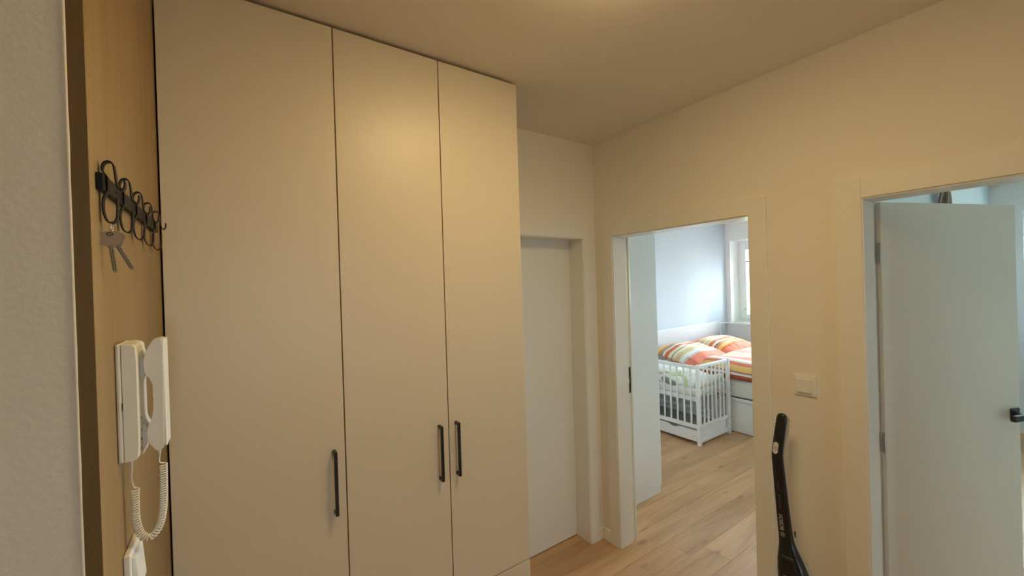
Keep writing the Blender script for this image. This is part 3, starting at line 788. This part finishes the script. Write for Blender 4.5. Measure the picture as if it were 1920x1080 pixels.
# floor nozzle
obj('neck_joint', tube([(1.825, 0.697, 0.165), (1.825, 0.697, 0.06)], [0.020, 0.026], 16), 'vac_grey', vc, smooth=True)
bm = loft([rrect(1.795, 0.697, 0.115, 0.255, z, 0.3, 4) for z in (0.006, 0.03)] + [rrect(1.802, 0.697, 0.090, 0.225, 0.055, 0.35, 4), rrect(1.81, 0.697, 0.055, 0.10, 0.07, 0.4, 4)])
smoothby(obj('floor_nozzle', bm, 'vac_black', vc), 45)
for sy in (-1, 1):
    b = lathe([(0, -0.008), (0.017, -0.008), (0.017, 0.008), (0, 0.008)], 20)
    for v in b.verts: v.co = Vector((1.862 + v.co.x, 0.697 + sy * 0.05 + v.co.z, 0.0172 + v.co.y))
    obj('wheel', b, 'vac_grey', vc)

# ------------------------------------------------------------------ bedroom: wardrobe, bed, crib
wr = empty('bedroom_wardrobe', (2.47, 2.75, 0)); tag(wr, 'tall plain white wardrobe just inside the bedroom doorway', 'wardrobe')
obj('side_panel', box(XR2 + 0.013, 2.772, 2.013, 2.031, 0.002, 2.45, 0.001), 'white_wood', wr)
obj('body', box(XR2 + 0.014, 2.770, 2.0315, YBED - 0.002, 0.002, 2.448), 'white_wood', wr)
for k in range(3):
    ya = 2.013 + k * 0.493
    dr = obj('wardrobe_door', box(2.7715, 2.789, ya + 0.001, min(ya + 0.491, YBED - 0.003), 0.06, 2.449, 0.0015), 'white_wood', wr)
    obj('handle', box(2.789, 2.803, ya + 0.44, ya + 0.452, 0.98, 1.12, 0.002), 'alu', dr)

BX0, BX1, BY0, BY1 = 4.53, 6.33, 1.45, YBED - 0.002
bed = empty('double_bed', (5.43, 2.47, 0)); tag(bed, 'white storage double bed with panel headboard under the striped bedding', 'bed')
obj('bed_base', box(BX0 + 0.02, BX1 - 0.02, BY0 + 0.02, BY1 - 0.05, 0.005, 0.345), 'bedbase', bed)
obj('side_panel', box(BX0, BX0 + 0.02, BY0, 2.44, 0.008, 0.338, 0.002), 'bedbase', bed)
obj('side_panel', box(BX0, BX0 + 0.02, 2.444, BY1 - 0.05, 0.008, 0.338, 0.002), 'bedbase', bed)
obj('foot_panel', box(BX0 + 0.021, BX1, BY0 - 0.0, BY0 + 0.02, 0.008, 0.338, 0.002), 'bedbase', bed)
obj('side_rail', box(BX0 - 0.012, BX0 + 0.035, BY0 - 0.012, BY1 - 0.05, 0.346, 0.378, 0.004), 'white_wood', bed)
obj('side_rail', box(BX1 - 0.035, BX1 + 0.012, BY0 - 0.012, BY1 - 0.05, 0.346, 0.378, 0.004), 'white_wood', bed)
obj('headboard', box(BX0 - 0.012, 6.372, BY1 - 0.048, BY1, 0.004, 1.022, 0.004), 'headboard', bed)
mt = tag(obj('bed_mattress', box(BX0 + 0.008, BX1 - 0.01, BY0 + 0.01, BY1 - 0.055, 0.388, 0.60, 0.022, 3), 'mattress'), 'thick white mattress on the double bed', 'mattress')

RUST, CORAL, ORANGE, YEL = (0.46, 0.11, 0.055), (0.82, 0.25, 0.155), (0.76, 0.20, 0.06), (0.90, 0.56, 0.22)
CREAM, WHITE, TAN, DARK, PINK = (0.84, 0.74, 0.55), (0.86, 0.83, 0.80), (0.68, 0.54, 0.30), (0.09, 0.045, 0.035), (0.85, 0.42, 0.32)
duv_stops = [(0, RUST), (0.024, WHITE), (0.036, DARK), (0.0385, PINK), (0.0425, DARK), (0.0445, YEL), (0.0485, RUST), (0.0505, YEL), (0.079, ORANGE), (0.082, CORAL), (0.108, WHITE), (0.120, PINK), (0.128, WHITE), (0.15, CREAM), (0.17, RUST), (0.175, CORAL), (0.24, WHITE), (0.27, YEL), (0.31, DARK), (0.313, WHITE), (0.36, CORAL), (0.46, YEL), (0.50, WHITE), (0.56, TAN), (0.60, CORAL), (0.72, WHITE), (0.78, YEL), (0.85, CORAL), (0.95, RUST)]
MAT['duvet'] = striped('striped_duvet_cotton', duv_stops)
pil_a = [(0, ORANGE), (0.06, YEL), (0.135, RUST), (0.15, YEL), (0.16, DARK), (0.168, CREAM), (0.178, DARK), (0.187, WHITE), (0.225, ORANGE), (0.275, CREAM), (0.325, DARK), (0.332, CREAM), (0.375, TAN), (0.44, WHITE), (0.505, DARK), (0.512, WHITE), (0.525, CORAL), (1.0, CORAL)]
pil_b = [(0, CORAL), (0.10, TAN), (0.19, CREAM), (0.235, RUST), (0.242, CREAM), (0.28, ORANGE), (0.33, WHITE), (0.365, DARK), (0.373, RUST), (0.385, YEL), (0.395, RUST), (0.405, YEL), (0.46, ORANGE), (0.50, CORAL), (1.0, CORAL)]
pil_a = [(p if p >= 0.7 else p * 1.38, c) for p, c in pil_a]; pil_b = [(p if p >= 0.7 else p * 1.42, c) for p, c in pil_b]
MAT['pillow_a'] = striped('striped_pillow_cotton', pil_a)
MAT['pillow_b'] = striped('striped_pillow_cotton_wide', pil_b)

def set_stripe(o, vals):
    at = o.data.attributes.new('stripe', 'FLOAT', 'POINT')
    at.data.foreach_set('value', vals)

# duvet: puffed slab that spills over the side of the mattress
def duvet():
    y0, y1, ny = BY0 - 0.03, 2.70, 46
    top = [(4.500, 0.592), (4.488, 0.62), (4.482, 0.66), (4.487, 0.70), (4.505, 0.74), (4.54, 0.768), (4.60, 0.782), (4.70, 0.785)] + [(4.70 + 0.1 * k, 0.785) for k in range(1, 16)] + [(6.26, 0.775), (6.33, 0.74), (6.365, 0.68), (6.36, 0.60)]
    bot = [(6.338, 0.602), (6.328, 0.63), (6.30, 0.632)] + [(6.2 - 0.2 * k, 0.612) for k in range(8)] + [(4.56, 0.628), (4.524, 0.625), (4.518, 0.60)]
    arc = [0]
    for a, b in zip(top, top[1:]): arc.append(arc[-1] + math.hypot(b[0] - a[0], b[1] - a[1]))
    L = arc[-1]; bm = bmesh.new(); vals = []; rings = []
    for j in range(ny + 1):
        t = j / ny; y = y0 + (y1 - y0) * t
        e = min(1, min(t, 1 - t) / 0.06); puff = math.sqrt(max(0.0, 1 - (1 - e) ** 2)) * 0.85 + 0.15
        r = []
        for i, (x, z) in enumerate(top):
            nz = noise.noise(Vector((x * 3.1, y * 3.3, 0.3))) * 0.024 + noise.noise(Vector((x * 8, y * 7, 5.0))) * 0.008
            zz = 0.612 + (z - 0.612) * puff + (nz * puff if z > 0.66 else nz * 0.25)
            xx = x + (noise.noise(Vector((y * 5.0, z * 4, 9.0))) * 0.012 if z < 0.76 else 0)
            r.append(bm.verts.new((min(xx, 4.500) if i < 3 else xx, y, zz))); vals.append(min(0.999, arc[i] / L + 0.004 * noise.noise(Vector((y * 2.2, x, 2)))))
        for (x, z) in bot:
            r.append(bm.verts.new((x, y, z))); vals.append(0.0)
        rings.append(r)
    n = len(rings[0])
    for A, B in zip(rings, rings[1:]):
        for k in range(n): bm.faces.new((A[k], A[(k + 1) % n], B[(k + 1) % n], B[k]))
    bm.faces.new(rings[0][::-1]); bm.faces.new(rings[-1])
    o = obj('duvet', bm, 'duvet', smooth=True); set_stripe(o, vals); return o
tag(duvet(), 'orange yellow and white striped duvet spread over the double bed', 'duvet')

def pillow(name, mat, center, wx, wy, th, tilt, rz, seed, label):
    n = 34; bm = bmesh.new(); vals = []; grid = {}
    R = Matrix.Rotation(rz, 3, 'Z') @ Matrix.Rotation(tilt, 3, 'X')
    for s in (1, -1):
        for i in range(n + 1):
            for j in range(n + 1):
                a, b = -1 + 2 * i / n, -1 + 2 * j / n
                edge = i in (0, n) or j in (0, n)
                if s == -1 and edge: grid[(s, i, j)] = grid[(1, i, j)]; continue
                prof = max(0.0, (1 - abs(a) ** 2.6)) ** 0.55 * max(0.0, (1 - abs(b) ** 2.6)) ** 0.55
                pin = 1 - 0.07 * (1 - prof) * (a * a * b * b) ; px = a * wx / 2 * (1 - 0.05 * (1 - b * b) * (abs(a) ** 6)) * pin; py = b * wy / 2 * (1 - 0.05 * (1 - a * a) * (abs(b) ** 6)) * pin
                wr_ = noise.noise(Vector((a * 2.2 + seed, b * 2.2, s * 3))) * 0.018 + noise.noise(Vector((a * 9 + seed, b * 2.0, s))) * 0.016 * max(0, -b) ** 1.5 + noise.noise(Vector((a * 3, b * 9 + seed, s))) * 0.008 * abs(a) ** 3
                pz = s * ((th if s > 0 else th * 0.42) / 2 * prof + (wr_ if s > 0 else 0.2 * wr_) * min(1, prof * 2)) if not edge else noise.noise(Vector((a * 4 + seed, b * 4, 0))) * 0.008
                v = bm.verts.new(Vector(center) + R @ Vector((px, py, pz))); grid[(s, i, j)] = v
                vals.append(max(0, min(0.999, (1 - b) / 2 + 0.012 * noise.noise(Vector((a * 2 + seed, b, 0))))))
    for s in (1, -1):
        for i in range(n):
            for j in range(n):
                q = (grid[(s, i, j)], grid[(s, i + 1, j)], grid[(s, i + 1, j + 1)], grid[(s, i, j + 1)])
                bm.faces.new(q if s == 1 else q[::-1])
    rim = [tuple(grid[(1, i, 0)].co) for i in range(n)] + [tuple(grid[(1, n, j)].co) for j in range(n)] + [tuple(grid[(1, n - i, n)].co) for i in range(n)] + [tuple(grid[(1, 0, n - j)].co) for j in range(n)]
    o = obj(name, bm, mat, smooth=True); set_stripe(o, vals)
    tag(o, label, 'pillow', 'striped pillows on the double bed')
    obj('seam_piping', tube(rim, 0.0045, 5, cyc=True), 'piping' if mat == 'pillow_b' else mat, o, smooth=True)
    return o
pillow('pillow', 'pillow_a', (4.945, 3.045, 0.700), 0.90, 0.70, 0.28, math.radians(12.5), 0.0, 1.0, 'striped pillow with broad coral end lying nearer the white crib')
pillow('pillow', 'pillow_b', (5.870, 3.070, 0.702), 0.90, 0.70, 0.28, math.radians(12.5), 0.0, 7.0, 'striped pillow with white piped coral end lying nearer the window')

# reading lamp clamped to the end of the headboard
rl = empty('reading_lamp', (6.35, 3.44, 0.80)); tag(rl, 'slender white reading lamp with a flat arm at the headboard corner', 'lamp')
obj('clamp', box(6.338, 6.364, 3.420, 3.4495, 0.80, 0.85, 0.004), 'pvc', rl)
obj('post', tube([(6.351, 3.432, 0.83), (6.351, 3.432, 1.003)], 0.008, 12), 'pvc', rl, smooth=False)
dv = (Vector((6.61, 3.205, 0)) - Vector((6.351, 3.432, 0))).normalized(); pv = Vector((-dv.y, dv.x, 0))
bm = box(-0.012, 0.345, -0.014, 0.014, 1.000, 1.013, 0.003)
for v in bm.verts: v.co = Vector((6.351, 3.432, 0)) + dv * v.co.x + pv * v.co.y + Vector((0, 0, v.co.z - 0.012 * v.co.x / 0.345))
arm = obj('light_arm', bm, 'pvc', rl)
obj('light_head', tube([Vector((6.351, 3.432, 0.989)) + dv * 0.315, Vector((6.351, 3.432, 0.983)) + dv * 0.315], [0.02, 0.018], 16), 'pvc', rl)

# crib
CX0, CX1, CY0, CY1 = 3.855, 4.475, 2.319, 3.29
cr = empty('crib', ((CX0 + CX1) / 2, (CY0 + CY1) / 2, 0)); tag(cr, 'white wooden slatted crib pushed against the side of the bed', 'crib')
PW, PD = 0.042, 0.034
ZT = 0.828
for x in (CX0, CX1 - PW):
    for y in (CY0, CY1 - PD):
        ps = obj('post', box(x, x + PW, y, y + PD, 0, ZT, 0.005, 2), 'white_wood', cr)
        if y == CY0:
            for z in (0.79, 0.49, 0.34, 0.185):
                b = lathe([(0, 0), (0.005, 0), (0.004, 0.001), (0, 0.001)], 10)
                for v in b.verts: v.co = Vector((x + PW * 0.62 + v.co.x, y - v.co.z, z + v.co.y))
                obj('bolt', b, 'plastic_grey', ps)
ya, yb = CY0 + PD, CY1 - PD
for (x, zt) in ((CX0 + 0.006, 0.815), (CX1 - PW + 0.006, 0.60)):
    obj('top_rail', box(x, x + 0.028, ya, yb, zt - 0.034, zt, 0.006, 2), 'white_wood', cr)
    obj('bottom_rail', box(x, x + 0.028, ya, yb, 0.166, 0.206, 0.005, 2), 'white_wood', cr)
    bar = None
    for k in range(11):
        y = ya + 0.066 + 0.0782 * k
        if y > yb - 0.02: break
        if bar is None:
            bar = obj('bar', tube([(0, 0, 0.204), (0, 0, zt - 0.032)], 0.0098, 10), 'white_wood', cr, smooth=False); bo = bar
        else:
            bo = lnk('bar', bar.data, cr); WORLD[bo.name] = Matrix()
        bo.location = (x + 0.014, y, 0)
for y in (CY0 + 0.004, CY1 - PD + 0.004):
    xa, xb = CX0 + PW, CX1 - PW
    obj('end_top_rail', box(xa, xb, y, y + 0.026, 0.786, 0.822, 0.006, 2), 'white_wood', cr)
    obj('end_bottom_rail', box(xa, xb, y, y + 0.026, 0.170, 0.208, 0.005, 2), 'white_wood', cr)
    obj('end_foot_rail', box(xa, xb, y, y + 0.026, 0.026, 0.066, 0.005, 2), 'white_wood', cr)
    bar = None
    for k in range(6):
        x = xa + (xb - xa) * (k + 1) / 7
        if bar is None:
            bar = obj('end_bar', tube([(0, 0, 0.206), (0, 0, 0.788)], 0.0098, 10), 'white_wood', cr); bo = bar
        else:
            bo = lnk('end_bar', bar.data, cr); WORLD[bo.name] = Matrix()
        bo.location = (x, y + 0.013, 0)
for x in (CX0 + 0.036, CX1 - PW - 0.012):
    obj('mattress_support', box(x, x + 0.022, ya, yb, 0.440, 0.488, 0.003), 'white_wood', cr)
nsl = 7
for k in range(nsl):
    y = ya + 0.06 + (yb - ya - 0.12) * k / (nsl - 1)
    obj('base_slat', box(CX0 + 0.058, CX1 - PW - 0.012, y - 0.03, y + 0.03, 0.462, 0.474, 0.002), 'white_wood', cr)
# drawer with a scooped finger notch
bm = bmesh.new(); n = 40; pr = []
for i in range(n + 1):
    y = ya + 0.004 + (yb - ya - 0.008) * i / n; q = (y - 2.63) / 0.085
    dip = 0.024 * (0.5 + 0.5 * math.cos(math.pi * max(-1, min(1, q)))); pr.append((y, 0.150 - dip))
pts = [(pr[0][0], 0.040)] + pr + [(pr[-1][0], 0.040)]
A = [bm.verts.new((CX0 + 0.007, y, z)) for y, z in pts]; B = [bm.verts.new((CX0 + 0.023, y, z)) for y, z in pts]
bm.faces.new(A); bm.faces.new(B[::-1])
for i in range(len(pts)):
    j = (i + 1) % len(pts); bm.faces.new((A[i], B[i], B[j], A[j]))
drw = obj('drawer', bm, 'white_wood', cr)
obj('drawer_box', multi([(CX0 + 0.0235, CX1 - 0.045, ya - 0.002, ya + 0.012, 0.045, 0.158), (CX0 + 0.0235, CX1 - 0.06, yb - 0.024, yb - 0.01, 0.045, 0.150), (CX1 - 0.074, CX1 - 0.06, ya + 0.024, yb - 0.024, 0.045, 0.150), (CX0 + 0.0235, CX1 - 0.074, ya + 0.024, yb - 0.024, 0.045, 0.052)]), 'white_wood', drw)
for (wx, wy) in ((CX0 + 0.06, ya + 0.06), (CX0 + 0.06, yb - 0.06), (CX1 - 0.12, ya + 0.06), (CX1 - 0.12, yb - 0.06)):
    b = lathe([(0, -0.009), (0.0222, -0.009), (0.0222, 0.009), (0, 0.009)], 16)
    for v in b.verts: v.co = Vector((wx + v.co.x, wy + v.co.z, 0.0225 + v.co.y))
    obj('wheel', b, 'plastic_grey', drw)
obj('screw', box(CX0 + 0.0060, CX0 + 0.0072, ya + 0.028, ya + 0.036, 0.082, 0.090, 0.0005), 'plastic_grey', drw)

# bedding in the crib
def soft(name, mat, x0, x1, y0, y1, z0, hfun, nx=26, ny=34):
    bm = bmesh.new(); G = [[None] * (ny + 1) for _ in range(nx + 1)]; Bt = [[None] * (ny + 1) for _ in range(nx + 1)]
    for i in range(nx + 1):
        for j in range(ny + 1):
            u, v = i / nx, j / ny; x = x0 + (x1 - x0) * u; y = y0 + (y1 - y0) * v
            e = min(u, 1 - u, v, 1 - v); rnd = math.sqrt(max(0, 1 - (1 - min(1, e / 0.10)) ** 2))
            G[i][j] = bm.verts.new((x, y, z0 + 0.004 + hfun(x, y) * (0.35 + 0.65 * rnd))); Bt[i][j] = bm.verts.new((x, y, z0))
    for i in range(nx):
        for j in range(ny):
            bm.faces.new((G[i][j], G[i + 1][j], G[i + 1][j + 1], G[i][j + 1])); bm.faces.new((Bt[i][j], Bt[i][j + 1], Bt[i + 1][j + 1], Bt[i + 1][j]))
    for i in range(nx):
        bm.faces.new((G[i][0], Bt[i][0], Bt[i + 1][0], G[i + 1][0])); bm.faces.new((G[i][ny], G[i + 1][ny], Bt[i + 1][ny], Bt[i][ny]))
    for j in range(ny):
        bm.faces.new((G[0][j], G[0][j + 1], Bt[0][j + 1], Bt[0][j])); bm.faces.new((G[nx][j], Bt[nx][j], Bt[nx][j + 1], G[nx][j + 1]))
    return obj(name, bm, mat, smooth=True)
tag(soft('stored_blanket', 'grey_cloth', CX0 + 0.030, CX1 - 0.080, ya + 0.030, yb - 0.030, 0.0525, lambda x, y: 0.080 + 0.012 * noise.noise(Vector((x * 9, y * 9, 2))), 14, 22), 'grey blanket stored in the drawer under the crib', 'blanket')
mx0, mx1, my0, my1 = CX0 + 0.038, CX1 - PW - 0.004, CY0 + 0.034, CY1 - PD - 0.006
tag(obj('crib_mattress', box(mx0, mx1, my0, my1, 0.489, 0.560, 0.018, 3), 'mattress'), 'thin white mattress lying inside the slatted crib', 'mattress')
def hq(x, y):
    return 0.085 + 0.05 * noise.noise(Vector((x * 4, y * 4, 1))) + 0.022 * noise.noise(Vector((x * 13, y * 11, 4))) + 0.055 * max(0, (y - 2.5)) + 0.06 * max(0, (x - 4.0))
tag(soft('crib_blanket', 'quilt', mx0 + 0.055, mx1 - 0.005, my0 + 0.080, my1 - 0.01, 0.561, hq), 'rumpled white quilt heaped inside the slatted crib', 'blanket')
# padded bolster along the end of the crib
pp = smooth_path([(mx0 + 0.03, my0 + 0.038, 0.594), (mx0 + 0.16, my0 + 0.038, 0.598), (mx0 + 0.32, my0 + 0.038, 0.610), (mx1 - 0.06, my0 + 0.038, 0.628), (mx1 - 0.02, my0 + 0.038, 0.632)], 10)
rad = [0.030 + 0.0035 * math.sin(i * 1.9) for i in range(len(pp))]; rad[0] = rad[-1] = 0.012
tag(obj('crib_bolster', tube(pp, rad, 12), 'beige_cloth', smooth=True), 'cream padded bolster along the end bars of the crib', 'bolster')
# grey cushion and muslin cloth against the front bars
def cushion(name, mat, c, wx, wy, th, rots, seed):
    n = 16; bm = bmesh.new(); g = {}
    R = Matrix.Rotation(rots[2], 3, 'Z') @ Matrix.Rotation(rots[1], 3, 'Y') @ Matrix.Rotation(rots[0], 3, 'X')
    for s in (1, -1):
        for i in range(n + 1):
            for j in range(n + 1):
                a, b = -1 + 2 * i / n, -1 + 2 * j / n; edge = i in (0, n) or j in (0, n)
                if s == -1 and edge: g[(s, i, j)] = g[(1, i, j)]; continue
                p_ = ((1 - abs(a) ** 2.4) * (1 - abs(b) ** 2.4)) ** 0.5 if not edge else 0
                g[(s, i, j)] = bm.verts.new(Vector(c) + R @ Vector((a * wx / 2, b * wy / 2, s * th / 2 * p_ * (1 + 0.4 * noise.noise(Vector((a * 2 + seed, b * 2, s)))))))
    for s in (1, -1):
        for i in range(n):
            for j in range(n):
                q = (g[(s, i, j)], g[(s, i + 1, j)], g[(s, i + 1, j + 1)], g[(s, i, j + 1)]); bm.faces.new(q if s == 1 else q[::-1])
    return obj(name, bm, mat, smooth=True)
tag(cushion('cushion', 'grey_cloth', (3.918, 2.70, 0.592), 0.035, 0.20, 0.06, (0.25, 0.0, 0.0), 3.0), 'small grey cushion tucked behind the long bars of the crib', 'cushion')
tag(cushion('cushion', 'beige_cloth', (3.925, 2.84, 0.675), 0.05, 0.26, 0.05, (-0.15, 0.2, 0.0), 8.0), 'small cream cushion lying behind the long crib bars over the grey one', 'cushion')
bm = bmesh.new(); rows = []
for i in range(19):
    t = i / 18
    y = 2.71 - 0.205 * min(1, t / 0.72) - 0.02 * max(0, t - 0.72); z = 0.688 - 0.012 * math.sin(t * 9) - (0.0 if t < 0.62 else (t - 0.62) * 0.30); x = 3.918 - 0.012 * t
    hw = 0.016 + 0.012 * math.sin(t * 3.1) ** 2 + (0.012 if t > 0.6 else 0)
    r = []
    for k in range(10):
        a = 2 * math.pi * k / 10; q = Vector((0.008 * math.cos(a), 0, 0)) + (Vector((0, 0, hw * math.sin(a))) if t < 0.6 else Vector((0, hw * math.sin(a), 0)))
        r.append(Vector((x, y, z)) + q * (1 + 0.25 * noise.noise(Vector((i * 0.6, k * 0.9, 0)))))
    rows.append(r)
tag(obj('muslin_cloth', loft(rows), 'green_cloth', smooth=True), 'pale green muslin cloth hanging behind the crib bars', 'cloth')

# plant on the bedroom sill
pl = empty('potted_plant', (FX + 0.14, 3.12, 0.986)); tag(pl, 'small green leafy plant in a white pot on the window sill', 'plant')
c0 = (FX + 0.14, 3.12, 0.0)
obj('pot', lathe([(0, 0.9865), (0.050, 0.9865), (0.066, 1.085), (0.070, 1.09), (0.070, 1.10), (0.062, 1.10), (0.058, 1.082), (0, 1.082)], 28, c0), 'plastic', pl, smooth=False)
obj('soil', lathe([(0, 1.0825), (0.056, 1.0825), (0.05, 1.088), (0, 1.09)], 20, c0), 'soil', pl)
for k in range(17):
    a = 2 * math.pi * k / 17 + random.uniform(-0.2, 0.2); ln_ = random.uniform(0.13, 0.21); lift = random.uniform(0.03, 0.16) if k % 4 else 0.30
    if k % 4 == 0: ln_ *= 0.5
    bm = bmesh.new(); rr = []
    for i in range(8):
        t = i / 7; rad_ = ln_ * t; z = 1.088 + lift * math.sin(t * 2.3); hwid = 0.014 * math.sin(math.pi * min(0.98, t * 0.9 + 0.1)) + 0.001
        dx, dy = math.cos(a), math.sin(a); cx, cy = c0[0] + dx * rad_, c0[1] + dy * rad_
        cx = min(cx, FX + 0.245)
        rr.append([(cx - dy * hwid, cy + dx * hwid, z + 0.003), (cx, cy, z + 0.0012), (cx + dy * hwid, cy - dx * hwid, z + 0.003), (cx, cy, z - 0.0012)])
    obj('leaf', loft(rr), 'leafgreen', pl, smooth=True)

# bundle hanging on the partition wall in the second room
hb = empty('dried_bundle', (4.2, 0.635, 2.3)); tag(hb, 'dark dried stalk bundle hanging on the wall above the half-open door', 'decoration')
obj('hook', tube([(4.2, YP0 - 0.0005, 2.40), (4.2, 0.630, 2.40), (4.2, 0.625, 2.41)], 0.003, 8), 'black', hb)
for k in range(26):
    t = (k + 0.5) / 26; a = (t - 0.5) * 1.0; dpt = random.uniform(0.0, 0.03); ln_ = random.uniform(0.26, 0.34)
    p0 = Vector((4.2 + a * 0.02, 0.630 - dpt * 0.4, 2.395)); p1 = Vector((4.2 + a * 0.20, 0.632 - dpt, 2.395 - ln_ * 0.45)); p2 = Vector((4.2 + a * 0.44, 0.636 - dpt, 2.395 - ln_))
    obj('stalk', tube(smooth_path([p0, p1, p2], 4), [0.002, 0.003, 0.004, 0.005, 0.0055, 0.006, 0.006, 0.005, 0.003], 6), 'dried' if k % 3 else 'dried_pale', hb, smooth=True)
obj('tie', tube([(4.2 + 0.016 * math.cos(a), 0.628 + 0.010 * math.sin(a), 2.372) for a in [2 * math.pi * k / 16 for k in range(16)]], 0.003, 6, cyc=True), 'dried_pale', hb)

# ------------------------------------------------------------------ outside
struct(obj('ground', box(-90, 90, -90, 90, -3.3, -3.2), 'grass'))
def tree(loc, r, h, label, seed):
    rnd = random.Random(seed); root = empty('tree', loc); tag(root, label, 'tree', None)
    L = Vector(loc)
    obj('trunk', tube([L, L + Vector((0.1, 0.05, h * 0.5)), L + Vector((0, 0.1, h))], [0.2, 0.15, 0.08], 8), 'bark', root, smooth=True)
    bm = bmesh.new(); c = L + Vector((0, 0, h))
    for _ in range(2600):
        d_ = Vector((rnd.gauss(0, 1), rnd.gauss(0, 1), rnd.gauss(0, 1))).normalized(); p_ = c + d_ * r * (rnd.random() ** 0.4) * (0.8 + 0.3 * noise.noise(d_ * 2 + L))
        a_ = Vector((rnd.gauss(0, 1), rnd.gauss(0, 1), rnd.gauss(0, 1))).normalized(); b_ = a_.orthogonal().normalized(); s = rnd.uniform(0.07, 0.15)
        bm.faces.new([bm.verts.new(p_ + a_ * s), bm.verts.new(p_ + b_ * s * 0.5), bm.verts.new(p_ - a_ * s), bm.verts.new(p_ - b_ * s * 0.5)])
    obj('crown', bm, 'treegreen', root)
tree((15.0, 6.9, -3.2), 2.0, 4.1, 'green leafy tree beyond the bedroom window', 1)
tree((15.0, 0.9, -3.2), 2.0, 4.2, 'green leafy tree beyond the second room window', 2)
